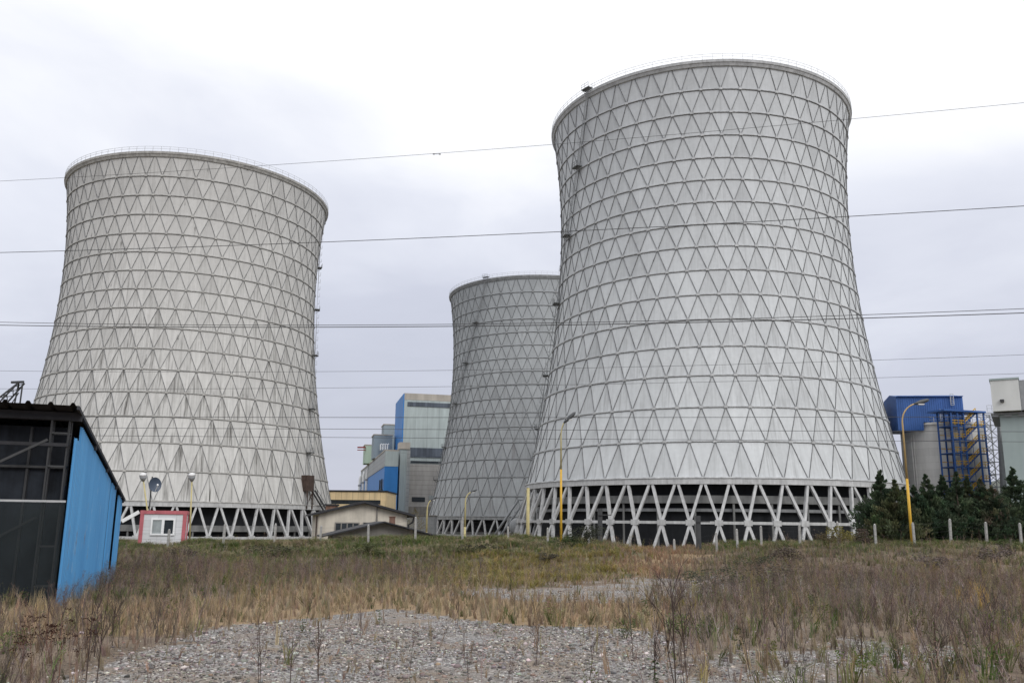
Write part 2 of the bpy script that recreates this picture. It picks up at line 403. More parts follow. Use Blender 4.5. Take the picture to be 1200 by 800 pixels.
def inpoly(px, py, pts):
    ins = np.zeros(px.shape, bool); j = len(pts) - 1
    for i in range(len(pts)):
        xi, yi = pts[i]; xj, yj = pts[j]
        with np.errstate(divide='ignore', invalid='ignore'):
            c = ((yi > py) != (yj > py)) & (px < (xj - xi) * (py - yi) / (yj - yi + 1e-9) + xi)
        ins ^= c; j = i
    return ins
Z_GRAVEL = [[(40, 1200), (75, 797), (125, 778), (225, 745), (330, 724), (470, 714), (560, 727), (640, 732), (735, 733), (790, 752), (800, 775), (770, 1200)],
            [(535, 694), (600, 687), (720, 682), (770, 676), (880, 682), (850, 700), (760, 702), (640, 704)],
            [(815, 762), (900, 758), (1000, 752), (1130, 760), (1150, 778), (1020, 800), (1000, 1100), (820, 1100)]]
Z_TAN = [[(-200, 704), (150, 708), (300, 694), (420, 688), (540, 690), (560, 705), (770, 700), (780, 736), (640, 735), (480, 716), (330, 726), (210, 745), (-200, 760)]]
Z_RED = [[(728, 640), (830, 640), (826, 668), (790, 676), (735, 672)]]
Z_OLIVE = [[(500, 672), (545, 655), (640, 648), (740, 640), (735, 668), (640, 683), (520, 690)]]
Z_BANK = [[(-200, 600), (735, 600), (735, 650), (560, 664), (420, 668), (130, 662), (-200, 680)]]
Z_LEFT = [[(-200, 662), (140, 660), (420, 666), (545, 664), (545, 690), (400, 690), (170, 706), (-200, 712)]]
Z_RIGHT = [[(800, 646), (1500, 640), (1500, 1200), (840, 1200), (800, 775), (775, 745), (752, 732), (775, 690)]]
Z_CORNER = [[(-900, 745), (160, 738), (250, 732), (215, 748), (125, 780), (70, 800), (40, 1400), (-900, 1400)]]
Z_RTOP = [[(840, 600), (1500, 600), (1500, 646), (840, 650)]]
def zone(px, py, x, y, Z):
    jx = px + 34 * n2(x * 1.3, y * 1.1, 7.0) + 14 * n2(x * 3.1, y * 2.9, 3.0)
    jy = py + 7 * n2(x * 1.1, y * 0.9, 9.0) + 3 * n2(x * 2.9, y * 3.3, 4.0)
    o = np.zeros(px.shape, bool)
    for q in Z: o |= inpoly(jx, jy, q)
    return o

xs = np.concatenate([-np.geomspace(4000, 46, 34), np.arange(-45, 52, 0.4), np.geomspace(53, 4000, 34)])
ys = np.concatenate([-np.geomspace(400, 4, 10), np.arange(-3, 92, 0.4), np.geomspace(93, 5000, 36)])
gx, gy = np.meshgrid(xs, ys)
gzz = hgt(gx, gy)
V = np.stack([gx, gy, gzz], -1).reshape(-1, 3)
nx, ny = len(xs), len(ys)
ii = (np.arange(ny - 1)[:, None] * nx + np.arange(nx - 1)[None]).ravel()
F = np.stack([ii, ii + 1, ii + nx + 1, ii + nx], 1)
gpx, gpy = proj_np(V[:, 0], np.maximum(V[:, 1], 2.0), V[:, 2])
inr = (V[:, 1] > 2) & (V[:, 1] < 64)
def f01(Z): return (zone(gpx, gpy, V[:, 0], V[:, 1], Z) & inr).astype(float)
gm = f01(Z_GRAVEL[:2]) + 0.6 * f01(Z_GRAVEL[2:]); tm = f01(Z_TAN) + f01(Z_RED); bm_ = np.clip(f01(Z_BANK) + f01(Z_OLIVE) + f01(Z_RTOP) + (V[:, 1] > 60) * 0.8, 0, 1)
mt, nt, p = mat_base('ground_earth_and_gravel', 0.95)
a = nt.new('ShaderNodeAttribute'); a.attribute_name = 'tint'
s = nt.new('ShaderNodeSeparateColor'); nt.link(a.outputs['Color'], s.inputs[0])
o = nt.coord('Object')
soil = nt.mix(nt.rng(nt.noise(o, 0.9, 6, 0.65), 0.35, 0.65), (0.085, 0.065, 0.05), (0.19, 0.145, 0.11))
soil = nt.mix(nt.rng(nt.noise(nt.mapping(o, (14, 30, 10)), 1.0, 5, .7), .48, .66, 0, .8), soil, (0.27, 0.215, 0.155))
soil = nt.mix(nt.math('MULTIPLY', s.outputs[1], 0.8), soil, nt.mix(nt.rng(nt.noise(o, 3.0, 5), 0.3, 0.7), (0.22, 0.15, 0.085), (0.32, 0.23, 0.13)))
soil = nt.mix(nt.math('MULTIPLY', s.outputs[2], 0.75), soil, nt.mix(nt.rng(nt.noise(o, 1.2, 5), 0.35, 0.65), (0.06, 0.07, 0.03), (0.15, 0.13, 0.07)))
vo = nt.new('ShaderNodeTexVoronoi'); nt.link(o, vo.inputs['Vector']); vo.inputs['Scale'].default_value = 30
vs = nt.new('ShaderNodeSeparateColor'); nt.link(vo.outputs['Color'], vs.inputs[0])
grav = nt.ramp(vs.outputs[0], [(0.0, (0.10, 0.095, 0.092)), (0.45, (0.18, 0.17, 0.165)), (0.8, (0.27, 0.26, 0.255)), (1.0, (0.42, 0.41, 0.40))])
grav = nt.mix(nt.rng(nt.noise(o, 0.7, 6, .65), 0.46, 0.62, 0, 0.8), grav, (0.20, 0.155, 0.115))
gfac = nt.rng(nt.math('ADD', s.outputs[0], nt.math('MULTIPLY', nt.math('SUBTRACT', nt.noise(o, 2.2, 5, 0.7), 0.5), 1.1)), 0.35, 0.6)
nt.link(nt.mix(gfac, soil, grav), p.inputs['Base Color'])
bump(nt, p, nt.math('ADD', vo.outputs['Distance'], nt.noise(o, 5, 5)), 0.7, 0.04)
ground = np_mesh('ground', V, F, mt, np.stack([gm, tm, bm_], 1), smooth=True)
tag(ground, kind='structure')

# far wooded hill on the right
hx = np.linspace(300, 2600, 90); hy = np.linspace(900, 2300, 30)
A_, B_ = np.meshgrid(hx, hy)
hh = 150 * sm((A_ - 420) / 900) * np.sin(np.pi * np.clip((B_ - 900) / 1400, 0, 1)) ** 0.7 * (1 + 0.10 * n2(A_ * 0.012, B_ * 0.01)) + 9 * n2(A_ * 0.05, B_ * 0.05, 2) * sm((A_ - 420) / 300) - 4
hi = (np.arange(29)[:, None] * 90 + np.arange(89)[None]).ravel()
mt, nt, p = mat_base('wooded_hillside', 1.0)
nt.link(nt.mix(nt.rng(nt.noise(nt.coord(), 0.03, 8, 0.7), 0.35, 0.65), (0.06, 0.075, 0.07), (0.14, 0.14, 0.115)), p.inputs['Base Color'])
tag(np_mesh('hill', np.stack([A_, B_, hh], -1).reshape(-1, 3), np.stack([hi, hi + 1, hi + 91, hi + 90], 1), mt, smooth=True), kind='structure')

# ------------------------------------------------------------------ cooling towers
NS = 54; ST = 2 * math.pi / NS
HK = [0.0, 7.48, 14.49, 21.17, 27.43, 33.34, 38.88, 44.44, 49.82, 54.98, 60.09, 65.19, 70.28, 75.51, 80.74, 85.99, 92.0]
def rad(h):
    b = 89.31 if h < 65.55 else 78.42
    return 35.77 * math.sqrt(1 + ((h - 65.55) / b) ** 2)
def cyl(rr, th, z): return Vector((rr * math.cos(th), rr * math.sin(th), z))
def ring_mb(r_in0, r_out0, z0, r_in1, r_out1, z1, nseg=108, a0=0.0):
    """closed ring of rectangular section"""
    mb = MB(); vs = []
    for i in range(nseg):
        th = a0 + 2 * math.pi * i / nseg
        vs += [cyl(r_in0, th, z0), cyl(r_out0, th, z0), cyl(r_out1, th, z1), cyl(r_in1, th, z1)]
    fs = []
    for i in range(nseg):
        a = 4 * i; b = 4 * ((i + 1) % nseg)
        for j in range(4): fs.append((a + j, b + j, b + (j + 1) % 4, a + (j + 1) % 4))
    mb.add(vs, fs); return mb

def knuckle_ring(r, z, out_, hh, nout, nh, half, ns, a0):
    """one continuous ring beam, thickened into a block at every node"""
    mb = MB(); vs = []; st = 2 * math.pi / ns; da = half / r
    for i in range(ns):
        for th, o_, h_ in ((-da * 1.01, out_, hh), (-da, nout, nh), (da, nout, nh), (da * 1.01, out_, hh)):
            t_ = a0 + st * i + th
            vs += [cyl(r - .25, t_, z - h_), cyl(r + o_, t_, z - h_), cyl(r + o_, t_, z + h_), cyl(r - .25, t_, z + h_)]
    nn_ = ns * 4; fs = []
    for i in range(nn_):
        a = 4 * i; b = 4 * ((i + 1) % nn_)
        for j in range(4): fs.append((a + j, b + j, b + (j + 1) % 4, a + (j + 1) % 4))
    mb.add(vs, fs); return mb

def cooling_tower(X, Y, zl, phase, label, shell, rib, joint, lad_top, lower, seed):
    """zl: height of the lintel above the camera's ground"""
    rnd = random.Random(seed)
    gr = PLANT_Z
    root = thing('cooling_tower', label, 'cooling tower', (X, Y, gr)); L = zl - gr
    O = Vector((0, 0, 0))
    def build(mb, name, mat, parent=root, smooth=False): return mb.build(name, mat, parent, smooth, origin=O)
    node = lambda k, i: cyl(rad(HK[k]), phase + ST * (i + 0.5 * (k % 2)), L + HK[k])
    # shell of triangular panels
    vs, fs, uvs, at_ = [], [], [], []
    for k in range(16):
        for i in range(NS):
            b = k % 2
            lo0, lo1 = node(k, i), node(k, i + 1)
            ap = node(k + 1, i if b == 0 else i + 1)           # apex above the middle of lo0..lo1
            vs += [lo0, lo1, ap]; fs.append((len(vs) - 3, len(vs) - 2, len(vs) - 1)); uvs += [(-.5, 0), (.5, 0), (0, 1)]
            at_ += [(rnd.random(), 1.0, k / 16)] * 3
            up0, up1 = node(k + 1, i), node(k + 1, i + 1)
            dn = node(k, i + 1 if b == 0 else i)
            if b == 1: up0, up1, dn = node(k + 1, i), node(k + 1, i + 1), node(k, i)
            vs += [dn, up1, up0]; fs.append((len(vs) - 3, len(vs) - 2, len(vs) - 1)); uvs += [(0, 0), (.5, 1), (-.5, 1)]
            at_ += [(rnd.random(), 0.0, k / 16)] * 3
    me = bpy.data.meshes.new('shell'); me.from_pydata([tuple(q) for q in vs], [], fs)
    ul = me.uv_layers.new(name='tri'); ul.data.foreach_set('uv', np.array(uvs, np.float32).ravel())
    ca = me.attributes.new('panel', 'FLOAT_COLOR', 'CORNER')
    ca.data.foreach_set('color', np.concatenate([np.array(at_), np.ones((len(at_), 1))], 1).astype(np.float32).ravel())
    me.materials.append(shell); me.update()
    # the cast shell is smoothly curved: normals of the hyperboloid
    nv = []
    for q in vs:
        h = q.z - L; b_ = 89.31 if h < 65.55 else 78.42; r_ = rad(h); sl = 35.77 ** 2 * (h - 65.55) / (b_ * b_ * r_)
        nv.append(tuple(Vector((q.x / r_, q.y / r_, -sl)).normalized()))
    me.polygons.foreach_set('use_smooth', np.ones(len(me.polygons), bool)); me.normals_split_custom_set(nv)
    so = bpy.data.objects.new('shell', me); COL.objects.link(so); so.parent = root; ORG[so.name] = O
    # diagonal ribs: raised joints between the panels
    mb = MB()
    for k in range(16):
        for i in range(NS):
            p0 = node(k, i)
            for ap in (node(k + 1, i), node(k + 1, i - 1 if k % 2 == 0 else i + 1)):
                nrm = Vector((p0.x + ap.x, p0.y + ap.y, 0)).normalized()
                mb.beam(p0 + nrm * 0.04, ap + nrm * 0.04, 0.12, 0.18, up=nrm)
    lat = build(mb, 'diagonal_rib_lattice', joint)
    # ring beams with node blocks
    for k in range(1, 16):
        h = L + HK[k]; r0 = rad(HK[k])
        rb = build(knuckle_ring(r0, h, 0.20, 0.10, 0.27, 0.27, 0.38, NS, phase + ST * 0.5 * (k % 2)), 'ring_beam', rib)
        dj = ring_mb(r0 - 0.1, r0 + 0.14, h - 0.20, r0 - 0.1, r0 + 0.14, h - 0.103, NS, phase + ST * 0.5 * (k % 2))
        build(dj, 'underside_shade_band', joint, rb)  # dark band: shade below the ring beam put into the colour
    # rim
    rt = rad(92.0)
    rim = build(ring_mb(rt - 0.4, rt + 0.62, L + 91.8, rt - 0.4, rt + 0.72, L + 92.4), 'rim', rib)
    build(ring_mb(rt - 0.3, rt + 0.16, L + 91.1, rt - 0.3, rt + 0.5, L + 91.79), 'rim_bracket_ring', rib, rim)
    mb = MB()
    for i in range(NS * 2):
        th = i * ST / 2; mb.beam(cyl(rt + 0.58, th, L + 92.4), cyl(rt + 0.58, th, L + 93.8), 0.07)
        for hz in (93.15, 93.78): mb.beam(cyl(rt + 0.58, th, L + hz), cyl(rt + 0.58, th + ST / 2, L + hz), 0.055)
    build(mb, 'guard_rail', M['rail'])
    # lintel
    r0 = rad(0)
    build(ring_mb(r0 - 0.7, r0 + 0.35, L - 1.0, r0 - 0.8, r0 + 0.25, L + 0.15, NS, phase), 'lintel_ring', M['column'] if joint is M['joint'] else rib)
    build(ring_mb(r0 - 0.5, r0 + 0.42, L + 0.16, r0 - 0.5, r0 + 0.34, L + 0.42, NS, phase), 'lintel_ledge', rib)
    # leg columns
    zr = L - 8.35; rr = rad(-8.35)
    ph = math.atan2(-Y, -X)
    rn = lambda i: cyl(rr, phase + ST * (i + 0.5), zr)
    cols = []
    for i in range(NS):
        for j in (i, i - 1):
            top = cyl(r0 - 0.15, phase + ST * i, L - 0.95)
            bot = rn(j)
            top = top + (bot - top) * 0.0 + cyl(1, phase + ST * i + math.pi / 2, 0) * (0.30 if j == i else -0.30)
            cols.append((top, bot))
    if lower:
        rl = rad(-8.35 - zr); f = zr / 8.35 * 0.5
        for i in range(NS):
            for sg in (-1, 1):
                cols.append((rn(i) - Vector((0, 0, 0.3)), cyl(rl, phase + ST * (i + 0.5 + sg * f), -0.6)))
    else:
        cols = [(a, b + (b - a) * max(0, (zr + 0.2) / 8.35)) for a, b in cols]
    def facing(c):
        m_ = (c[0] + c[1]) / 2
        return math.cos(math.atan2(m_.y, m_.x) - ph)
    order = sorted(cols, key=lambda c: -facing(c))
    for a, b in order[:92]:
        mb = MB(); nrm = Vector((a.x, a.y, 0)).normalized(); mb.beam(a, b, 0.52, 0.62, up=nrm); build(mb, 'column', M['column'])
    mb = MB()
    for a, b in order[92:]: mb.beam(a, b, 0.52, 0.62, up=Vector((a.x, a.y, 0)).normalized())
    tag(build(mb, 'rear_columns', M['column']), kind='stuff')
    # tie ring with node caps at the foot of the upper columns
    if zr > 0:
        build(knuckle_ring(rr, zr, 0.32, 0.27, 0.46, 0.52, 0.75, NS, phase + ST * 0.5), 'tie_ring', M['column'])
    zb = max(zr, 0.35)
    if zr <= 0.6:
        build(ring_mb(r0 + 1.4, r0 + 2.6, -0.6, r0 + 1.4, r0 + 2.6, 0.55, 108), 'basin_wall', M['column'])
    # dim interior: near-black fill pack put in to block light, inner beam, posts
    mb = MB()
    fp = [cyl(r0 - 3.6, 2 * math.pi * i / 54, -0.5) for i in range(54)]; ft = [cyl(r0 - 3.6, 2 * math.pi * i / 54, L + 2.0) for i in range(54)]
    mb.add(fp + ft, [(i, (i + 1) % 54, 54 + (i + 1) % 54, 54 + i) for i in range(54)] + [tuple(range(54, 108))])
    build(mb, 'fill_pack_light_block', M['dark_fill'])
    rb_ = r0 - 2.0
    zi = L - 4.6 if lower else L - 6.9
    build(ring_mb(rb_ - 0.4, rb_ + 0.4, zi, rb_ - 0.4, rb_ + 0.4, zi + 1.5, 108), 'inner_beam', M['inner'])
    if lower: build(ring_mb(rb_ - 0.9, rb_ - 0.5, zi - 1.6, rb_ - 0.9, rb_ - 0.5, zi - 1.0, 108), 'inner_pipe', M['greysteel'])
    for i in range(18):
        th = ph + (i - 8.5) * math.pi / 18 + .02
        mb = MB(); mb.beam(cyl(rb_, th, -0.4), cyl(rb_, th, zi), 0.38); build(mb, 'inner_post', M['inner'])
    # ladder following a diagonal rib, a platform every third ring
    mb = MB(); lad_pts = []
    th_k = lambda k: lad_top - ST * 0.5 * (16 - k)
    th0 = round((lad_top - phase) / ST) * ST + phase
    th_k = lambda k: th0 - ST * 0.5 * (16 - k) + 0.012
    for k in range(16):
        for j in range(4):
            t0, t1 = k + j / 4, k + (j + 1) / 4
            hz = lambda t: HK[int(min(t, 15.999))] + (t - int(min(t, 15.999))) * (HK[int(min(t, 15.999)) + 1] - HK[int(min(t, 15.999))])
            P, Q = cyl(rad(hz(t0)) + 0.85, th_k(t0), L + hz(t0)), cyl(rad(hz(t1)) + 0.85, th_k(t1), L + hz(t1))
            tn = Vector((-P.y, P.x, 0)).normalized() * 0.4
            mb.beam(P - tn, Q - tn, 0.09); mb.beam(P + tn, Q + tn, 0.09)
            for q in range(6):
                c = P + (Q - P) * (q / 6); mb.beam(c - tn, c + tn, 0.05)
            if j % 2 == 0:
                o_ = Vector((P.x, P.y, 0)).normalized() * 0.6
                mb.beam(P - tn + o_, Q - tn + o_, 0.05); mb.beam(P + tn + o_, Q + tn + o_, 0.05); mb.beam(P - tn, P - tn + o_, 0.05); mb.beam(P + tn, P + tn + o_, 0.05)
    lad = build(mb, 'ladder', M['greysteel'])
    for k in (16, 13, 10, 7, 4, 2):
        mb = MB(); c = cyl(rad(HK[k]) + 0.95, th_k(k), L + HK[k] + (0.9 if k == 16 else 0.25)); rd = Vector((c.x, c.y, 0)).normalized(); t = Vector((-rd.y, rd.x, 0))
        mb.beam(c - t * 1.3, c + t * 1.3, 1.5, 0.16)
        for a_ in (-1.25, 0, 1.25):
            for b_ in ((0.7,) if a_ == 0 else (0.7, -0.5)): mb.beam(c + t * a_ + rd * b_, c + t * a_ + rd * b_ + Vector((0, 0, 1.2)), 0.07)
        for z_ in (0.6, 1.2): mb.beam(c + rd * 0.7 - t * 1.25 + Vector((0, 0, z_)), c + rd * 0.7 + t * 1.25 + Vector((0, 0, z_)), 0.06)
        mb.beam(c - t * 1.0 - rd * 0.6 - Vector((0, 0, 1.0)), c - t * 1.0 + rd * 0.6, 0.08); mb.beam(c + t * 1.0 - rd * 0.6 - Vector((0, 0, 1.0)), c + t * 1.0 + rd * 0.6, 0.08)
        build(mb, 'platform', M['ladder_steel'], lad)
    return root, L, ph

t1, L1, ph1 = cooling_tower(48.32, 213.75, 10.74, 0.0449, 'large pale grey cooling tower standing on two tiers of leg columns', M['shell_pale'], M['rib_pale'], M['joint'], ph1 if False else R(-146.5), True, 1)
t2, L2, ph2 = cooling_tower(-96.83, 255.62, 6.0, 0.0708, 'beige cooling tower with dark rain streaks behind the white container', M['shell_stained'], M['rib_stained'], M['joint'], R(31), False, 2)
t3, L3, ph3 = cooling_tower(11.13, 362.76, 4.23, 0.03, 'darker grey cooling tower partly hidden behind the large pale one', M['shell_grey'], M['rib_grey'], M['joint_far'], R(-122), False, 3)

# rusty access cabin and stair on the stained tower
O = Vector((0, 0, 0)); thc = R(-19.5)
mb = MB(); rr = rad(6.0)
c = cyl(rr + 0.9, thc, 0); rd = c.normalized(); t = Vector((-rd.y, rd.x, 0))
mb.box(c - t * 1.6 - rd * 1.2, t, rd, 3.0, 2.2, L2 + 3.9, L2 + 8.2)
cb = mb.build('access_cabin', M['rust'], t2, origin=O)
mb = MB()
for a_ in (-1.4, 1.2):
    mb.beam(c + t * a_ + rd * 0.9 + Vector((0, 0, L2 - 0.8)), c + t * a_ + rd * 0.8 + Vector((0, 0, L2 + 3.9)), 0.28)
mb.beam(c - t * 1.4 + rd * .9 + Vector((0, 0, L2 + 0.2)), c + t * 1.2 + rd * .8 + Vector((0, 0, L2 + 3.6)), 0.2)
mb.build('support_frame', M['rust'], t2, origin=O)
mb = MB()
s0 = c + t * 1.4 + rd * 0.9 + Vector((0, 0, L2 + 4.2)); s1 = c + t * 8.2 + rd * 2.0 + Vector((0, 0, L2 - 2.6))
for o_ in (-0.55, 0.55):
    mb.beam(s0 + rd * o_, s1 + rd * o_, 0.18, 0.4); mb.beam(s0 + rd * o_ + Vector((0, 0, 1.1)), s1 + rd * o_ + Vector((0, 0, 1.1)), 0.09)
for q in range(26):
    c_ = s0 + (s1 - s0) * (q / 25); mb.beam(c_ - rd * .55, c_ + rd * .55, 0.26, 0.06)
    if q % 4 == 0: mb.beam(c_ + rd * .55, c_ + rd * .55 + Vector((0, 0, 1.1)), 0.07)
mb.build('stair', M['steel'], t2, origin=O)

# pipe, tank and stair at the foot of the far tower
pp = at(601, 618, 250)
st = thing('inclined_pipe_stair', 'grey inclined pipe bridge between the two right cooling towers', 'pipe bridge', (pp.x, pp.y, PLANT_Z))
mb = MB()
a0, a1 = at(578, 634, 250), at(612, 590, 250)
for o_ in ((0, 0, 0), (1.6, 0, -0.8), (-1.2, 0, 0.9)):
    mb.tube([a0 + Vector(o_) + Vector((0, 0, -1.5)), a1 + Vector(o_)], 0.32, 8)
mb.build('pipe', M['greysteel'], st, True)
mb = MB()
for k in range(5):
    q = a0 + (a1 - a0) * (k / 4); mb.beam((q.x, q.y, PLANT_Z), q + Vector((0, 0, 0.4)), 0.28)
mb.beam(a1 + Vector((-1, 0, 1)), a1 + Vector((3.5, 0, 1)), 0.3); mb.build('support_frame', M['greysteel'], st)
tk = at(607, 617, 236)
tank = thing('round_tank', 'rounded grey steel tank beside the inclined pipe bridge', 'tank', (tk.x, tk.y, PLANT_Z))
mb = MB(); mb.tube([tk + Vector((-0.1, -3.4, 0)), tk + Vector((-0.1, -3.1, 0)), tk + Vector((0, -2.4, 0)), tk + Vector((0, 6, 0))], [0.3, 1.7, 2.3, 2.4], 20); mb.build('vessel', M['greysteel'], tank, True)
mb = MB()
for y_ in (-1.5, 4): mb.box((tk.x - 1.6, tk.y + y_, 0), (1, 0, 0), (0, 1, 0), 3.2, .6, PLANT_Z, tk.z - 1.6)
mb.build('saddle', M['column'], tank)

# ------------------------------------------------------------------ corrugated sheet helper
def corr(mb, p0, p1, zb, zt, nrm, pitch=0.2, depth=0.035, tb=None):
    """upright corrugated sheet from p0 to p1; zb/zt: functions of the run 0..1"""
    p0 = Vector(p0); p1 = Vector(p1); Ln = (p1 - p0).length; nrm = Vector(nrm)
    k = max(1, int(Ln / pitch)); vs = []
    for i in range(k):
        for fr, of in ((0.0, 0), (0.35, 0), (0.5, 1), (0.85, 1)):
            t = (i + fr) / k; q = p0 + (p1 - p0) * t + nrm * depth * of
            vs += [(q.x, q.y, zb(t)), (q.x, q.y, zt(t))]
    q = p1; vs += [(q.x, q.y, zb(1)), (q.x, q.y, zt(1))]
    nn_ = len(vs) // 2
    mb.add(vs, [(2 * i, 2 * i + 2, 2 * i + 3, 2 * i + 1) for i in range(nn_ - 1)])

# ------------------------------------------------------------------ blue shed
g0 = at(66, 697, 18.6); g1 = at(134, 668, 31.0)
S0 = Vector((g0.x, g0.y, 0)); S1 = Vector((g1.x, g1.y, 0))
sd = (S1 - S0).normalized(); sn = Vector((sd.y, -sd.x, 0)); sl = -sn      # sn: outwards (right), sl: along the front to the left
SL = (S1 - S0).length; SW = 9.0
zr0, zr1 = 3.92, 2.42                       # roof height at front and back
zroof = lambda t: zr0 + (zr1 - zr0) * t
shed = thing('open_shed', 'blue corrugated lean-to shed with dark open front and black roof', 'shed', (S0.x, S0.y, 0))
P_ = lambda a, b: S0 + sd * a + sl * b       # a: towards the back, b: to the left
segs = [(0.0, 0.055, 0.55), (0.055, 0.30, 0.16), (0.302, 0.635, 0.15), (0.672, 0.79, 0.13), (0.88, 1.0, 0.12)]
for (a, b, drop) in segs:
    mb = MB(); sb = lambda t, a=a, b=b: gz(*(P_((a + (b - a) * t) * SL, 0))[:2]) - 0.1
    corr(mb, P_(a * SL, 0), P_(b * SL, 0), sb, lambda t, a=a, b=b, d_=drop: zroof(a + (b - a) * t) - d_, sn, 0.21, 0.042)
    mb.build('wall_sheet', M['blue_sheet'], shed)
mb = MB()
q0, q1 = P_(0.79 * SL, 0), P_(0.88 * SL, 0)
corr(mb, q0, q1, lambda t: gz(q0.x, q0.y) - .1, lambda t: gz(q0.x, q0.y) + .45, sn, 0.17, .03); mb.build('wall_sheet', M['blue_sheet'], shed)
# inner lining, back and far walls
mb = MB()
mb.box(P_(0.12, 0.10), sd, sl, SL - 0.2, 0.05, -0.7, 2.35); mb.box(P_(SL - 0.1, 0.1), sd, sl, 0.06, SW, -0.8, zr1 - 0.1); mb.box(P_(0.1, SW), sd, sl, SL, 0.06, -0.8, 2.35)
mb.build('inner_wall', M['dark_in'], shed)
# roof: corrugated, running front to back
mb = MB(); vs = []; k = 0
of0, of1 = -0.55, SL + 0.35
b = -0.10; rows = []
while b < SW + 0.3:
    for fr, up in ((0, 0), (0.07, 0), (0.10, 0.06), (0.15, 0.06), (0.18, 0)): rows.append((b + fr, up))
    b += 0.42
for (bb, up) in rows:
    for a in (of0, of1):
        q = P_(a, bb); vs.append((q.x, q.y, zroof(a / SL) + up))
mb.add(vs, [(2 * i, 2 * i + 1, 2 * i + 3, 2 * i + 2) for i in range(len(rows) - 1)])
mb.build('roof', M['roof_dark'], shed)
mb = MB()
for a in (0.05, SL * .25, SL * .5, SL * .75, SL - .2):
    mb.beam(P_(a, -0.1) + Vector((0, 0, zroof(a / SL) - 0.11)), P_(a, SW) + Vector((0, 0, zroof(a / SL) - 0.11)), 0.12, 0.18)
mb.beam(P_(of0, -0.08) + Vector((0, 0, zroof(of0 / SL) - .04)), P_(of1, -0.08) + Vector((0, 0, zroof(of1 / SL) - .04)), 0.05, 0.08)
mb.build('roof_purlins', M['roof_dark'], shed)
mb = MB()   # fascia truss over the opening
for z_ in (3.76, 3.2): mb.beam(P_(0.0, 0.1) + Vector((0, 0, z_)), P_(0.0, SW) + Vector((0, 0, z_)), 0.07)
mb.build('front_truss', M['roof_dark'], shed)
for bb in (0.12, 4.6, 8.8):       # lattice posts of four chords
    mb = MB(); cs = [P_(a, bb + w) for a in (0.02, 0.30) for w in (0.0, 0.34)]
    for c in cs: mb.beam((c.x, c.y, -0.5), (c.x, c.y, 3.72), 0.036)
    for z_ in (0.3, 1.1, 2.0, 2.75, 3.45):
        for a, b in ((0, 1), (2, 3), (0, 2), (1, 3)): mb.beam((cs[a].x, cs[a].y, z_), (cs[b].x, cs[b].y, z_), 0.032)
    mb.build('lattice_post', M['steel'], shed)
mb = MB(); mb.beam(P_(-0.02, .5) + Vector((0, 0, 3.3)), P_(-0.02, 3.4) + Vector((0, 0, 1.6)), 0.05); mb.build('diagonal_brace', M['steel'], shed)
mb = MB(); mb.beam(P_(-0.03, .02) + Vector((0, 0, 2.02)), P_(-0.03, SW) + Vector((0, 0, 2.02)), 0.045); mb.build('net_rail', M['rail'], shed)
mb = MB(); vs = []; nxs = 60
for i in range(nxs + 1):
    for j in range(9):
        b = 0.02 + (SW - .1) * i / nxs; q = P_(-0.06 - 0.05 * math.sin(i * 0.9 + j * .4) * (1 - j / 9) - .02 * math.sin(i * 2.7), b)
        vs.append((q.x, q.y, -0.35 + (2.0 + .35) * j / 8))
mb.add(vs, [(i * 9 + j, (i + 1) * 9 + j, (i + 1) * 9 + j + 1, i * 9 + j + 1) for i in range(nxs) for j in range(8)])
mb.build('shade_net', M['net'], shed, True)
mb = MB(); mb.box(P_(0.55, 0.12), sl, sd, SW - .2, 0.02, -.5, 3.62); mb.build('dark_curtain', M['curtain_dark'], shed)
for i in range(7):
    b = .9 + i * 1.15; mb = MB(); q = P_(.50, b); mb.beam((q.x, q.y, -.5), (q.x, q.y, 3.6), .05); mb.build('stud', M['steel'], shed)
mb = MB(); mb.beam(P_(.46, .2) + Vector((0, 0, 2.75)), P_(.46, SW - .2) + Vector((0, 0, 2.75)), .05); mb.build('girt', M['steel'], shed)
mb = MB(); mb.beam(P_(.44, .6) + Vector((0, 0, 1.7)), P_(.44, 3.2) + Vector((0, 0, .1)), .05); mb.build('diagonal_brace', M['steel'], shed)
# things kept inside, seen dimly: a rack
rk = P_(3.0, 2.4)
rack = thing('storage_rack', 'dim steel rack standing inside the dark shed', 'rack', (rk.x, rk.y, 0))
mb = MB()
for a in (0, 1.2):
    for b in (0, 2.4):
        q = P_(3 + a, 1.6 + b); mb.beam((q.x, q.y, -.4), (q.x, q.y, 2.2), 0.08)
mb.build('upright', M['greysteel'], rack)
for z_ in (0.5, 1.2, 2.0):
    mb = MB(); mb.box(P_(3, 1.6), sd, sl, 1.2, 2.4, z_, z_ + .06); mb.build('shelf', M['greysteel'], rack)

# crane jib far behind the shed
cr = thing('crane', 'dark lattice crane jib rising above the shed roof', 'crane', tuple(at(-30, 560, 140).xy) + (PLANT_Z,))
tip, low_, back = at(22, 448, 140), at(-40, 505, 140), at(18, 466, 140)
mb = MB()
ch = [[a + (b - a) * (i / 8) for i in range(9)] for a, b in ((low_ + Vector((0, 0, 1.4)), tip), (low_ + Vector((1.4, 1.2, -.4)), tip + Vector((.5, .8, 0))), (low_ + Vector((1.4, -1.2, -.4)), tip + Vector((.5, -.8, 0))))]
for c in ch:
    for i in range(8): mb.beam(c[i], c[i + 1], 0.2)
for i in range(8):
    for a, b in ((0, 1), (1, 2), (2, 0)): mb.beam(ch[a][i], ch[b][i + 1], 0.12)
mb.build('jib', M['steel'], cr)
mb = MB()
for dx in (0, 1.3): mb.beam(at(14, 472, 140) + Vector((dx, 0, -6)), tip + Vector((dx * .5, 0, -.2)), 0.18)
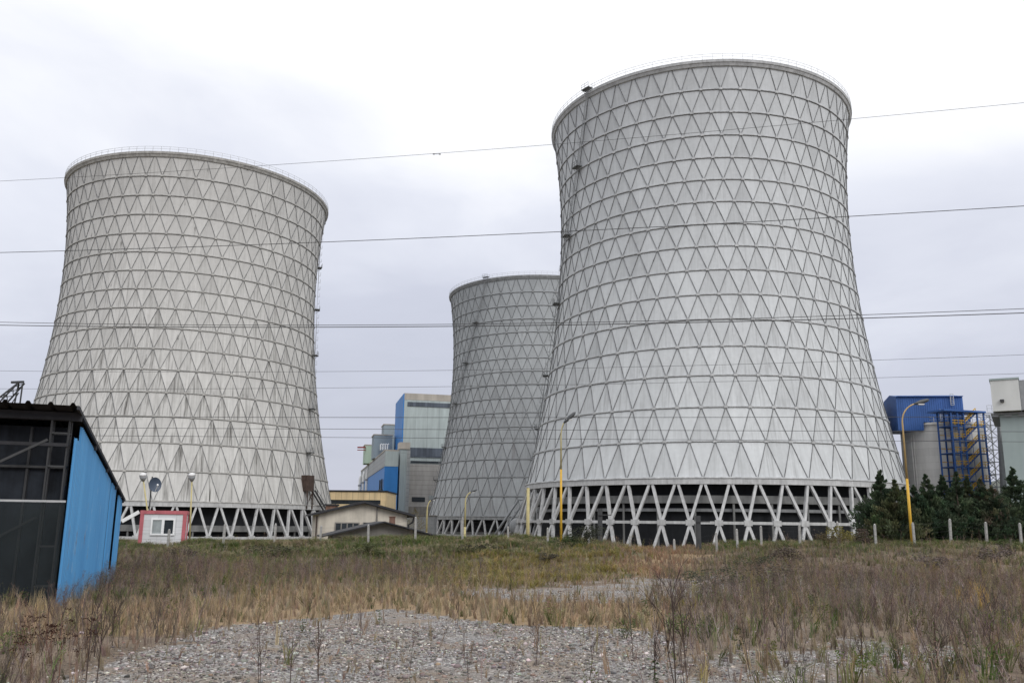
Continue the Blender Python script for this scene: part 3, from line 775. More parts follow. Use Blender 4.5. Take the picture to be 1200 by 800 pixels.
mb.beam(at(14, 472, 140), at(22, 460, 140), .12); mb.beam(tip + Vector((-1.2, 0, 0)), tip + Vector((.8, 0, .1)), 0.35); mb.build('head_frame', M['steel'], cr)
q = at(-30, 505, 140); mb = MB(); mb.box((q.x - 2.2, q.y - 1.6, 0), (1, 0, 0), (0, 1, 0), 4.4, 3.2, q.z - 1.6, q.z + 1.2); mb.build('cab', M['steel'], cr)
mb = MB(); cs = [(q.x + a, q.y + b) for a, b in ((-1.2, -1.2), (1.2, -1.2), (1.2, 1.2), (-1.2, 1.2))]
for i in range(8):
    z0_, z1_ = PLANT_Z + (q.z - 1.6 - PLANT_Z) * i / 8, PLANT_Z + (q.z - 1.6 - PLANT_Z) * (i + 1) / 8
    for a in range(4):
        b = (a + 1) % 4; mb.beam((*cs[a], z0_), (*cs[a], z1_), .24); mb.beam((*cs[a], z0_), (*cs[b], z1_), .14); mb.beam((*cs[a], z1_), (*cs[b], z1_), .14)
mb.build('mast', M['steel'], cr)

# ------------------------------------------------------------------ container office
ca = at(161.5, 634, 60); cdir = Vector((-ca.x, -ca.y, 0)).normalized(); perp = Vector((-cdir.y, cdir.x, 0))
if perp.x < 0: perp = -perp
ce = (perp * math.cos(R(6)) + cdir * math.sin(R(6))).normalized(); cd = Vector((-ce.y, ce.x, 0))
cw = along(Vector((ca.x, ca.y, 1)), ce, 217.5); cz0 = gz(ca.x, ca.y) + 0.12; cz1 = at(163, 597.5, 60).z
con = thing('container_office', 'white site container with faded red frame and white window', 'container', (ca.x, ca.y, cz0))
C0 = Vector((ca.x, ca.y, 0))
mb = MB(); mb.box(C0 + ce * .06 + cd * .06, ce, cd, cw - .12, 2.3, cz0 + .05, cz1 - .05); mb.build('body', M['offwhite'], con)
mb = MB(); fr = 0.24
for a in (0, cw - fr):
    for b in (0, 2.42 - fr): mb.box(C0 + ce * a + cd * b, ce, cd, fr, fr, cz0 - .1, cz1 - fr)
for b in (0, 2.42 - fr):
    for z_ in (cz0 - .15, cz1 - fr): mb.box(C0 + ce * (-.02) + cd * (b - .01), ce, cd, cw + .04, fr, z_, z_ + fr)
for a in (0, cw - fr):
    for z_ in (cz0 - .15, cz1 - fr): mb.box(C0 + ce * a + cd * fr, ce, cd, fr, 2.42 - 2 * fr, z_ + .004, z_ + fr - .004)
mb.build('frame', M['pink'], con)
wz0, wz1 = at(190, 627, 60).z, at(190, 607, 60).z; w0 = along(Vector((ca.x, ca.y, 1)), ce, 176); w1 = along(Vector((ca.x, ca.y, 1)), ce, 204.5)
mb = MB(); t_ = .11; wm = (w0 + w1) / 2
for a, b, c_, d_ in ((w0, w1, wz0, wz0 + t_), (w0, w1, wz1 - t_, wz1), (w0, w0 + t_, wz0 + t_, wz1 - t_), (w1 - t_, w1, wz0 + t_, wz1 - t_), (wm - t_ * .8, wm + t_ * .8, wz0 + t_, wz1 - t_)):
    mb.box(C0 + ce * a - cd * 0.03, ce, cd, b - a, .12, c_, d_)
win = mb.build('window', M['white'], con)
mb = MB(); mb.box(C0 + ce * (w0 + t_) + cd * .03, ce, cd, wm - t_ * .8 - w0 - t_, .04, wz0 + t_, wz1 - t_); mb.build('pane', M['curtain'], win)
mb = MB(); mb.box(C0 + ce * (wm + t_ * .8) + cd * .03, ce, cd, w1 - t_ - wm - t_ * .8, .04, wz0 + t_, wz1 - t_); tag(mb.build('pane', M['glass'], win), 'dark open right-hand pane')
mb = MB(); A = at(143, 610.5, 60); B = at(163, 599.5, 60.2)
mb.beam(A, B, .16, .24); mb.build('awning_bar', M['white'], con)

# dish on its mast behind the container
dm = at(174.5, 600, 66); dz = at(174.5, 558, 66).z
dish = thing('satellite_dish', 'dark round satellite dish on a thin mast behind the container', 'satellite dish', (dm.x, dm.y, gz(dm.x, dm.y)))
mb = MB(); mb.tube([(dm.x, dm.y, gz(dm.x, dm.y)), (dm.x, dm.y, dz)], 0.05, 8); mb.build('mast', M['steel'], dish)
dc = at(182, 567.5, 65.6); ax = (EYE - dc).normalized(); ax = (ax + Vector((0.55, 0, 0.25))).normalized(); u_ = ax.cross(Vector((0, 0, 1))).normalized(); v_ = u_.cross(ax)
mb = MB(); vs = [dc - ax * .16]; nr, na = 5, 28
for r_ in range(1, nr + 1):
    for a in range(na):
        an = 2 * math.pi * a / na; q = r_ / nr
        vs.append(dc + (u_ * math.cos(an) * .47 + v_ * math.sin(an) * .55) * q + ax * (.16 * q * q - .16))
fs = [(0, 1 + a, 1 + (a + 1) % na) for a in range(na)]
for r_ in range(nr - 1):
    for a in range(na): i = 1 + r_ * na; fs.append((i + a, i + na + a, i + na + (a + 1) % na, i + (a + 1) % na))
k = len(vs); vs += [Vector(q) - ax * .03 for q in vs]; fs += [tuple(i + k for i in f[::-1]) for f in fs]
mb.add(vs, fs); mb.build('reflector', M['dish'], dish, True)
mb = MB(); mb.tube([dc - v_ * .5, dc + ax * .45 - v_ * .15], .025, 6); mb.tube([dc + ax * .45 - v_ * .17, dc + ax * .38 - v_ * .06], .06, 8); mb.build('feed_arm', M['white'], dish)
mb = MB(); mb.beam((dm.x, dm.y, dc.z), dc - ax * .17, .07); mb.build('bracket', M['steel'], dish)

# ------------------------------------------------------------------ lamps
def curve_pts(base, top_z, reach, rise, k=9):
    b = Vector(base); pts = [b, Vector((b.x, b.y, b.z + (top_z - b.z) * .5)), Vector((b.x, b.y, top_z))]
    rv = Vector(reach); 
    for i in range(1, k + 1):
        t = i / k * R(78); pts.append(Vector((b.x, b.y, top_z)) + rv * (1 - math.cos(t)) + Vector((0, 0, rise * math.sin(t))))
    return pts
def street_lamp(px, pyb, Y, pyt, pxh, pyh, r, mlow, mtop, label, group, split=0.55):
    b = at(px, pyb, Y); base = Vector((b.x, b.y, gz(b.x, b.y) - .1)); tz = at(px, pyt, Y).z; hd = at(pxh, pyh, Y)
    root = thing('street_lamp', label, 'street lamp', base, group)
    arm = Vector((hd.x - b.x, 0, 0)); pts = curve_pts(base, tz, arm, hd.z - tz)
    zs = base.z + (tz - base.z) * split
    mb = MB(); mb.tube([base, (base.x, base.y, zs)], [r * 1.15, r * .92], 10); mb.build('lower_pole', mlow, root, True)
    mb = MB(); mb.tube([(base.x, base.y, zs - .02), (base.x, base.y, tz)] + pts[3:], [r * .85, r * .62] + [r * .5] * 9, 10); mb.build('upper_pole', mtop, root, True)
    d = (pts[-1] - pts[-2]).normalized(); e = pts[-1]
    mb = MB(); mb.tube([e - d * .1, e + d * .1, e + d * .45, e + d * .85, e + d * .98], [.05, .10, .15, .11, .03], 10); h = mb.build('lamp_head', M['lamp_head'], root, True)
    mb = MB(); mb.box(e + d * .30 + Vector((-.12, -.1, 0)), (1, 0, 0), (0, 1, 0), .4, .2, (e + d * .5).z - .22, (e + d * .5).z - .15); mb.build('lens', M['lamp_glass'], h)
    return root
LG = 'street lamps along the plant road'
street_lamp(1068.5, 630, 57, 495, 1077, 472.5, .088, M['yellow'], M['orange'], 'tall orange-yellow street lamp in front of the dark conifers', LG)
street_lamp(657.5, 632, 57, 512, 663, 494, .075, M['yellow'], M['pale_yellow'], 'slim yellow street lamp with dark head before the large tower legs', LG, .7)
street_lamp(544.5, 632, 120, 588, 553, 576.5, .16, M['pale_yellow'], M['pale_yellow'], 'small faded street lamp in front of the far grey tower', LG)
street_lamp(499.5, 632, 118, 598, 506, 586, .15, M['pale_yellow'], M['pale_yellow'], 'small faded street lamp just right of the gabled house', LG)
b = at(618.5, 632, 76)
yp = thing('yellow_pole', 'plain yellow pole at the left edge of the large tower', 'pole', (b.x, b.y, gz(b.x, b.y)))
mb = MB(); mb.tube([(b.x, b.y, gz(b.x, b.y)), (b.x, b.y, at(618, 571, 76).z)], [.18, .13], 10); mb.build('shaft', M['pale_yellow'], yp, True)
mb = MB(); mb.tube([(b.x, b.y, at(618, 571, 76).z), (b.x, b.y, at(618, 570, 76).z + .06)], [.16, .10], 10); mb.build('cap', M['greysteel'], yp)
for px0, px1, label in ((173, 168, 'leaning yellow floodlight pole behind the container, left of the dish'), (223.5, 225, 'upright yellow floodlight pole at the right end of the container')):
    a, t_ = at(px0, 600, 64), at(px1, 562, 64); a0 = Vector((a.x + (a.x - t_.x) * .9, a.y, gz(a.x, a.y)))
    fl = thing('floodlight_pole', label, 'floodlight', a0, 'floodlights by the container')
    mb = MB(); mb.tube([a0, a, t_], [.07, .06, .05], 8); mb.build('pole', M['pale_yellow'], fl, True)
    mb = MB(); mb.tube([t_ + Vector((0, 0, -.1)), t_ + Vector((0, -.05, .1)), t_ + Vector((0, -.12, .3))], [.10, .22, .27], 12); hd = mb.build('lamp_head', M['greysteel'], fl, True)
    mb = MB(); mb.tube([t_ + Vector((0, -.12, .30)), t_ + Vector((0, -.16, .44)), t_ + Vector((0, -.18, .48))], [.27, .22, .08], 12); mb.build('lens', M['lamp_glass'], hd, True)
for px, py0, py1, Y, label in ((703.5, 640, 596, 60, 'dark steel post left of the shrub before the large tower'), (819, 642, 604, 60, 'dark steel post under the middle of the large tower')):
    b = at(px, py0, Y); z0_ = gz(b.x, b.y)
    dp = thing('steel_post', label, 'post', (b.x, b.y, z0_), 'dark steel posts')
    mb = MB(); mb.beam((b.x, b.y, z0_ - .1), (b.x, b.y, at(px, py1, Y).z), .30, .26, up=(0, 1, 0)); mb.build('shaft', M['steel'], dp)
    mb = MB(); mb.beam((b.x - .1, b.y - .2, at(px, py1 + 7, Y).z), (b.x + .75, b.y - .2, at(px, py1 + 7, Y).z), .06); mb.build('cross_arm', M['steel'], dp)

# ------------------------------------------------------------------ fence along the crest
fen = thing('wire_fence', 'wire fence on leaning concrete posts along the top of the bank', 'fence', (0, 57, gz(0, 57)))
fpx = [-60, -8, 52, 112, 197, 262, 322, 375, 432, 487, 542, 596, 642, 690, 738, 790, 840, 864, 892, 937, 983, 1026, 1071.5, 1114, 1156, 1196.5, 1238, 1280, 1322]
tops = []
for i, px in enumerate(fpx):
    b = at(px, 632, 56.6); z0_ = gz(b.x, b.y); hh_ = 1.55 if px > 1000 else 1.25 + .3 * random.random()
    if px in (540, 596, 642, 690, 738, 790): hh_ = 1.0
    ln = random.uniform(-.06, .06)
    mb = MB(); a = Vector((b.x, b.y, z0_ - .3)); t_ = Vector((b.x + ln, b.y + random.uniform(-.05, .05), z0_ + hh_))
    mb.beam(a, t_, .13, .13, up=(0, 1, 0)); mb.beam(t_, t_ + Vector((0, -.03, .05)), .09, .09, up=(0, 1, 0))
    mb.build('post', M['post'], fen); tops.append((a, t_))
mb = MB()
for (a, t_), (a2, t2_) in zip(tops, tops[1:]):
    for f in (.45, .63, .80, .95): mb.beam(a + (t_ - a) * f + Vector((0, -.07, 0)), a2 + (t2_ - a2) * f + Vector((0, -.07, 0)), .005)
mb.build('wire_strands', M['wire'], fen)

# ------------------------------------------------------------------ houses
def gable(root, e, d, A, wd, dp, z0, ze, zr, mw, mr, over=.5, thick=.16, hz0=None):
    """gable front on A..A+wd*e, depth dp along d, eaves ze, ridge zr"""
    A = Vector((A.x, A.y, 0)); mb = MB()
    pr = [(0, z0), (wd, z0), (wd, ze), (wd / 2, zr), (0, ze)]
    vs = [A + e * a + Vector((0, 0, z)) for a, z in pr] + [A + e * a + d * dp + Vector((0, 0, z)) for a, z in pr]
    mb.add(vs, [(0, 1, 2, 3, 4), (9, 8, 7, 6, 5)] + [(i, i + 5, (i + 1) % 5 + 5, (i + 1) % 5) for i in range(5)])
    mb.build('wall', mw, root)
    mb = MB(); sl_ = (zr - ze) / (wd / 2)
    for sg in (0, 1):
        x0, x1 = (-over, wd / 2) if sg == 0 else (wd + over, wd / 2)
        zz0, zz1 = ze - over * sl_ + .03, zr + .03
        q = []
        for z_ in (0, thick):
            for (xx, zz, yy) in ((x0, zz0, -over), (x1, zz1, -over), (x1, zz1, dp + over), (x0, zz0, dp + over)): q.append(A + e * xx + d * yy + Vector((0, 0, zz + z_ + (0.002 if sg else 0))))
        mb.hexa(q)
    return mb.build('roof', mr, root)
ex, ey = Vector((1, 0, 0)), Vector((0, 1, 0))
he = Vector((.965, .26, 0)).normalized(); hd_ = Vector((-.26, .965, 0)).normalized()
hA = at(372, 630, 92); hw = along(hA, he, 476)
house = thing('gabled_house', 'cream plastered house with low brown gable roof behind the bank', 'house', (hA.x, hA.y, PLANT_Z))
ze_, zr_ = at(372, 602, 92).z, at(428, 589, 91).z
rf = gable(house, he, hd_, hA, hw, 14, PLANT_Z - .3, ze_, zr_, M['plaster'], M['roof_dark'], .75, .22)
H0 = Vector((hA.x, hA.y, 0))
def wnd(root, A, e, d, px0, px1, py0, py1, Y, panes, mf, mg, dep=.1, name='window'):
    s0 = along(Vector((A.x, A.y, 1)), e, px0); s1 = along(Vector((A.x, A.y, 1)), e, px1); z0_, z1_ = at(px0, py1, Y).z, at(px0, py0, Y).z
    B = Vector((A.x, A.y, 0)); t_ = .09 * (z1_ - z0_)
    mb = MB(); cells = []; w_ = (s1 - s0 - t_) / panes
    mb.box(B + e * s0 - d * dep, e, d, s1 - s0, dep + .05, z0_, z0_ + t_); mb.box(B + e * s0 - d * dep, e, d, s1 - s0, dep + .05, z1_ - t_, z1_)
    for i in range(panes + 1): mb.box(B + e * (s0 + i * w_) - d * dep, e, d, t_, dep + .05, z0_ + t_, z1_ - t_)
    f_ = mb.build(name, mf, root); mb = MB()
    for i in range(panes): mb.box(B + e * (s0 + i * w_ + t_) - d * dep * .4, e, d, w_ - t_, dep * .3, z0_ + t_, z1_ - t_)
    mb.build('pane', mg, f_); return f_
wnd(house, hA, he, hd_, 392, 421, 611.5, 626, 91.5, 4, M['plaster_grey'], M['glass'])
wnd(house, hA, he, hd_, 425, 440, 611.5, 620, 91.5, 2, M['plaster_grey'], M['glass'])
for px, nm, mm in ((441, 'downpipe', M['plaster_grey']), (370.5, 'downpipe', M['rust'])):
    s_ = along(Vector((hA.x, hA.y, 1)), he, px); q = H0 + he * s_ - hd_ * .12; mb = MB(); mb.tube([(q.x, q.y, PLANT_Z), (q.x, q.y, ze_ + (.8 if px == 441 else -.2))], .08, 8); mb.build(nm, mm, house)
q = H0 + he * (hw + .7) - hd_ * .3
mb = MB(); mb.tube([q + Vector((0, 0, ze_ - .25)), q + Vector((-.1, 0, ze_ - .7)), q + Vector((-.55, .1, ze_ - 1.0)), q + Vector((-.62, .1, -1.5))], .10, 8); mb.tube([q + Vector((0, -.2, ze_ - .12)), q + hd_ * 14 + Vector((0, 0, ze_ - .12))], .11, 8); mb.build('gutter', M['roof_dark'], house)
# low outbuilding in front
aA = at(389, 634, 80); aw = along(aA, he, 506)
ann = thing('outbuilding', 'low grey outbuilding with thin gable roof in front of the cream house', 'outbuilding', (aA.x, aA.y, PLANT_Z))
rf2 = gable(ann, he, hd_, aA, aw, 6, PLANT_Z - .3, at(389, 626.5, 80).z, at(452, 612.5, 79).z, M['plaster_grey'], M['roof_dark'], 1.0, .12)
cq = at(456, 612, 82); mb = MB(); mb.box((cq.x, cq.y, 0), ex, ey, .5, .5, at(456, 616, 82).z - .5, at(456, 605.5, 82).z); mb.box((cq.x - .06, cq.y - .06, 0), ex, ey, .62, .62, at(456, 605.5, 82).z, at(456, 604.6, 82).z); mb.build('chimney', M['brick'], rf2)
wnd(ann, aA, he, hd_, 396, 407, 628, 636, 79.5, 2, M['plaster_grey'], M['glass'], .08)

# tan-clad hall
tA = at(386, 600, 300); tw_ = along(tA, ex, 452.5)
hall = thing('tan_hall', 'long tan panelled hall with dark window band behind the house', 'hall', (tA.x, tA.y, PLANT_Z))
T0 = Vector((tA.x - 12, tA.y, 0)); tw_ += 12; zt, zm, zw = at(420, 576, 300).z, at(420, 585.5, 300).z, at(420, 590.5, 300).z
mb = MB(); mb.box(T0, ex, ey, tw_, 25, PLANT_Z, zw); mb.box(T0 + ex * .02, ex, ey, tw_ - .04, 24.9, zm, zt); mb.build('wall', M['tan_panel'], hall)
mb = MB(); mb.box(T0 + ey * .25, ex, ey, tw_ - 2.2, 24, zw - .2, zm + .2); mb.build('window', M['glass'], hall)
mb = MB(); mb.box(T0 - ey * .35 + ex * (tw_ - 2.0), ex, ey, 2.02, 25, PLANT_Z, zm); mb.build('end_pier', M['tan_panel'], hall)
mb = MB(); mb.box(T0 - ey * .3 - ex * .2, ex, ey, tw_ + .4, 26, zt, zt + .5); mb.build('roof', M['roof_dark'], hall)
bA = at(381, 606, 150); mb = MB(); z_ = at(381, 592, 150).z
hut = thing('brick_hut', 'small rust-brown brick hut at the foot of the stained tower', 'hut', (bA.x, bA.y, PLANT_Z))
mb.box((bA.x, bA.y, 0), ex, ey, 1.6, 2.5, PLANT_Z, z_); mb.build('wall', M['brick'], hut)
mb = MB(); mb.box((bA.x - .2, bA.y - .2, 0), ex, ey, 2.0, 2.9, z_, z_ + .25); mb.build('roof', M['roof_dark'], hut)
mb = MB(); mb.box((bA.x + .4, bA.y - .06, 0), ex, ey, .8, .08, PLANT_Z, z_ - 1.2); mb.build('door', M['rust'], hut)

# ------------------------------------------------------------------ power plant
pe = Vector((.974, .228, 0)).normalized(); pd = Vector((-.228, .974, 0)).normalized()
A = at(469, 600, 470)
pl = thing('power_plant', 'tall blue and pale grey boiler house of the power plant', 'power plant', (A.x, A.y, PLANT_Z))
def blk(name, px0, px1, pyt, pyb, Y, dep, mat, parent=pl, off=0.0, z0=None, base=None):
    """block whose front face spans px0..px1, pyt..pyb on the vertical plane through column px0 at depth Y"""
    B = at(px0, pyt, Y) if base is None else base
    w_ = along(B, pe, px1) - (0 if base is None else along(B, pe, px0)); st_ = 0 if base is None else along(B, pe, px0)
    z1_ = at(px0, pyt, B.y).z if base is not None else B.z
    zz = z0 if z0 is not None else (PLANT_Z if pyb is None else at(px0, pyb, B.y).z)
    mb = MB(); mb.box(Vector((B.x, B.y, 0)) + pe * st_ - pd * off, pe, pd, w_, dep, zz, z1_)
    return mb.build(name, mat, parent)
blk('boiler_block', 468.5, 566, 468, None, 470, 42, M['plant_grey'], base=A)
blk('parapet', 468.5, 566, 460.3, 468, 470, 42.2, M['parapet'], base=A, off=.1)
mb = MB(); w_ = along(A, pe, 566)
mb.box(Vector((A.x, A.y, 0)) - pe * .5 - pd * .12, pe, pd, .49, 42.4, PLANT_Z, at(468.5, 461.0, 470).z); mb.build('blue_side', M['plant_blue'], pl)
blk('louver_band', 473, 566, 470.5, 475.5, 470, .5, M['window_band'], base=A, off=.35)
blk('window_band', 478, 566, 524, 535, 470, 1.0, M['window_band'], base=A, off=.6)
blk('vent_slot', 479, 520, 539.5, 541.8, 470, 1.0, M['glass'], base=A, off=.75)
A2 = A - pd * 14
fr_ = blk('front_annex', 477, 545, 543, None, 456, 14, M['plant_beige'], base=A2)
blk('window', 482, 497.5, 582, 587.5, 456, .5, M['glass'], fr_, .2, base=A2)
blk('window', 502, 512, 580, 586, 456, .5, M['curtain'], fr_, .2, base=A2)
blk('base_wall', 477, 545, 593, None, 456, .6, M['plaster_grey'], fr_, .4, base=A2)
A3 = A - pd * 18
sh = blk('stair_shaft', 466.5, 474.5, 526, None, 452, 8, M['plant_grey'], base=A3)
blk('shaft_head', 465, 478, 518, 526, 452, 9, M['parapet'], sh, .5, base=A3)
blk('duct', 474.6, 478.5, 527, None, 452, 5, M['plant_side'], base=A3)
# long bunker bay running away to the left
A4 = at(448.5, 600, 440)
bay = thing('bunker_bay', 'long low blue and banded grey wing running back left of the boiler house', 'plant wing', (A4.x, A4.y, PLANT_Z))
def blk4(name, px0, px1, pyt, pyb, dep, mat, off=0.0, base=A4, parent=bay): return blk(name, px0, px1, pyt, pyb, base.y, dep, mat, parent, off, base=base)
blk4('end_wall_upper', 448.5, 464.5, 528, 546, 0.8, M['plant_grey'], .3)
blk4('end_wall', 448.5, 464.5, 546, None, 0.6, M['plant_blue'], .15)
w4 = along(A4, pe, 464.5); B4 = Vector((A4.x, A4.y, 0)); zt4, zm4 = at(448.5, 528, A4.y).z, at(448.5, 546, A4.y).z
mb = MB(); mb.box(B4 + pd * .5, pe, pd, w4, 190, zm4, zt4 - .05); mb.build('banded_side', M['plant_side'], bay)
mb = MB(); mb.box(B4 + pd * .5 + pe * .3, pe, pd, w4 - .6, 189, PLANT_Z, zm4); mb.build('blue_side', M['plant_blue'], bay)
mb = MB(); mb.box(B4 - pe * .2, pe, pd, w4 + .4, 190, zt4 - .04, zt4 + .7); mb.build('roof', M['parapet'], bay)
mb = MB()   # pipe brackets on the blue flank
for a in (8, 19):
    q = B4 + pd * a - pe * .4; z_ = zm4 - 6
    mb.beam(q + Vector((0, 0, z_)), q + Vector((0, 0, z_ - 5.5)), .7); mb.beam(q + Vector((0, 0, z_ - 5.2)), q + pd * 7 + Vector((0, 0, z_ - 5.2)), .7)
mb.build('pipe_bracket', M['steel'], bay)
for k_, (px, py, Y, w_, h_, mm, lab, nm) in enumerate(((438.5, 509.5, 500, 10.5, 30, 'plant_slate', 'blue-grey rooftop block with white pipes left of the boiler house', 'rooftop_block'), (428, 521.5, 545, 6, 30, 'plant_mint', 'mint green rooftop block at the far end of the wing', 'rooftop_block'), (450, 497.5, 540, 9, 34, 'plant_slate', 'small dark rooftop cabin beside the blue side of the boiler house', 'rooftop_block'))):
    q = at(px, py, Y)
    rb = thing(nm, lab, 'plant block', (q.x, q.y, PLANT_Z)); mb = MB(); mb.box((q.x, q.y, 0), pe, pd, w_, 16, PLANT_Z if k_ == 2 else zt4 + .7, q.z); mb.build('wall', M[mm], rb)
    mb = MB(); mb.box((q.x - .3, q.y - .3, 0), pe, pd, w_ + .6, 16.6, q.z, q.z + .6); mb.build('roof', M['parapet'], rb)
    if k_ == 0:
        for i in range(4):
            mb = MB(); c = at(446 + i * 2.7, 527, 497); mb.tube([c, c + Vector((0, 0, 3)), c + Vector((.7, -.3, 3.4))], .45, 8); mb.build('pipe', M['white'], rb)
    if k_ == 1:
        mb = MB(); c0_, c1_ = at(419, 524, 544), at(428.5, 524, 544); mb.beam(c0_, c1_, 1.4, .8); mb.beam(c0_ - Vector((0, 0, 1.6)), c1_ - Vector((0, 0, 1.6)), 1.6, .4); mb.build('gantry', M['red'], rb)
for i in range(3):
    q = at(422 + i * 4.0, 572, 620 - i * 30); z_ = at(422 + i * 4, 556 - i * 4, 620 - i * 30).z
    pv = thing('silver_duct', ('silver duct at the far end of the blue wing', 'silver duct midway along the far wing end', 'silver duct nearest the blue flank of the wing')[i], 'duct', (q.x, q.y, PLANT_Z), 'silver ducts on the plant wing')
    mb = MB(); mb.tube([(q.x, q.y, PLANT_Z), (q.x, q.y, z_ - 3), (q.x + .5, q.y, z_ - 1), (q.x + 2.2, q.y, z_)], 1.3, 10); mb.build('pipe', M['white'], pv, True)
    mb = MB(); mb.tube([(q.x, q.y, z_ - 8), (q.x, q.y, z_ - 7)], 1.7, 10); mb.build('collar', M['greysteel'], pv)
# low sheds before the plant
q = at(478, 604, 300)
ls = thing('low_grey_shed', 'low grey shed between the house and the far tower', 'shed', (q.x, q.y, PLANT_Z)); mb = MB(); mb.box((q.x, q.y, 0), ex, ey, 9, 10, PLANT_Z, q.z); mb.build('wall', M['greysteel'], ls)
mb = MB(); mb.box((q.x - .3, q.y - .3, 0), ex, ey, 9.6, 10.6, q.z, q.z + .3); mb.build('roof', M['plaster_grey'], ls)

# ------------------------------------------------------------------ silo, stair tower, right-hand plant
sc_ = at(1109, 560, 205); SR = 9.1; zs = at(1109, 497, 197).z
silo = thing('silo', 'round concrete silo under a blue sheet metal headhouse', 'silo', (sc_.x, sc_.y, PLANT_Z))
mb = MB(); mb.tube([(sc_.x, sc_.y, PLANT_Z), (sc_.x, sc_.y, zs)], SR, 64); mb.build('barrel', M['silo'], silo)
mb = MB(); mb.tube([(sc_.x, sc_.y, zs), (sc_.x, sc_.y, zs + .5)], SR + .35, 64)
for th in (R(199), R(203)): mb.tube([(sc_.x + (SR + .2) * math.cos(th), sc_.y + (SR + .2) * math.sin(th), z_) for z_ in (PLANT_Z, zs - 2)], .18, 8)
mb.build('roof_slab', M['silo'], silo)
mb = MB()
for i in range(40):
    th = 2 * math.pi * i / 40; c = Vector((sc_.x + SR * math.cos(th), sc_.y + SR * math.sin(th), zs + .5)); th2 = th + 2 * math.pi / 40
    c2 = Vector((sc_.x + SR * math.cos(th2), sc_.y + SR * math.sin(th2), zs + .5)); mb.beam(c, c + Vector((0, 0, 1.2)), .08)
    for z_ in (.6, 1.2): mb.beam(c + Vector((0, 0, z_)), c2 + Vector((0, 0, z_)), .07)
mb.build('roof_railing', M['rail'], silo)
# headhouse: gable ended box overhanging to the left
hq = at(1053, 504, 199); hqe = Vector((.963, -.10, 0)).normalized(); hqd = Vector((.10, .963, 0)).normalized()
hw1 = along(hq, hqe, 1083); hw2 = along(hq, hqe, 1131.5); hz_b, hz_m, hz_t = at(1053, 504, 199).z, zs + .6, at(1053, 464.5, 199).z
HQ = Vector((hq.x, hq.y, 0))
mb = MB()
def ridgebox(mb, a0, a1, dp, zb, ze, zrg):
    pr = lambda a: [HQ + hqe * a + Vector((0, 0, zb)), HQ + hqe * a + hqd * dp + Vector((0, 0, zb)), HQ + hqe * a + hqd * dp + Vector((0, 0, ze)), HQ + hqe * a + hqd * dp / 2 + Vector((0, 0, zrg)), HQ + hqe * a + Vector((0, 0, ze))]
    mb.add(pr(a0) + pr(a1), [(4, 3, 2, 1, 0), (5, 6, 7, 8, 9)] + [(i, (i + 1) % 5, (i + 1) % 5 + 5, i + 5) for i in range(5)])
ridgebox(mb, 0, hw1, 9, hz_b, hz_t, hz_t + .9); ridgebox(mb, hw1 + .02, hw2, 9, hz_m, hz_t + .02, hz_t + .92)
hh_ = mb.build('headhouse', M['deep_blue'], silo)
mb = MB()
for i in range(30):
    a = i * hw2 / 30; zb = hz_b if a < hw1 else hz_m; q = HQ + hqe * a - hqd * .03; mb.beam(q + Vector((0, 0, zb)), q + Vector((0, 0, hz_t)), .10, .07)
mb.beam(HQ - hqd * .3 + Vector((0, 0, hz_t)), HQ - hqd * .3 + hqe * hw2 + Vector((0, 0, hz_t)), .5, .12); mb.build('sheet_seams', M['deep_blue'], hh_)
for px, py0, py1 in ((1104, 480, 492), (1118, 462, 475)):
    a = along(hq, hqe, px); z0_, z1_ = at(px, py1, 198).z, at(px, py0, 198).z; mb = MB(); q = HQ + hqe * a - hqd * .5
    for o_ in (-.35, .35): mb.beam(q + hqe * o_ + Vector((0, 0, z0_)), q + hqe * o_ + Vector((0, 0, z1_)), .1)
    for i in range(7): mb.beam(q - hqe * .35 + Vector((0, 0, z0_ + (z1_ - z0_) * i / 6)), q + hqe * .35 + Vector((0, 0, z0_ + (z1_ - z0_) * i / 6)), .09)
    mb.build('ladder', M['rail'], silo)
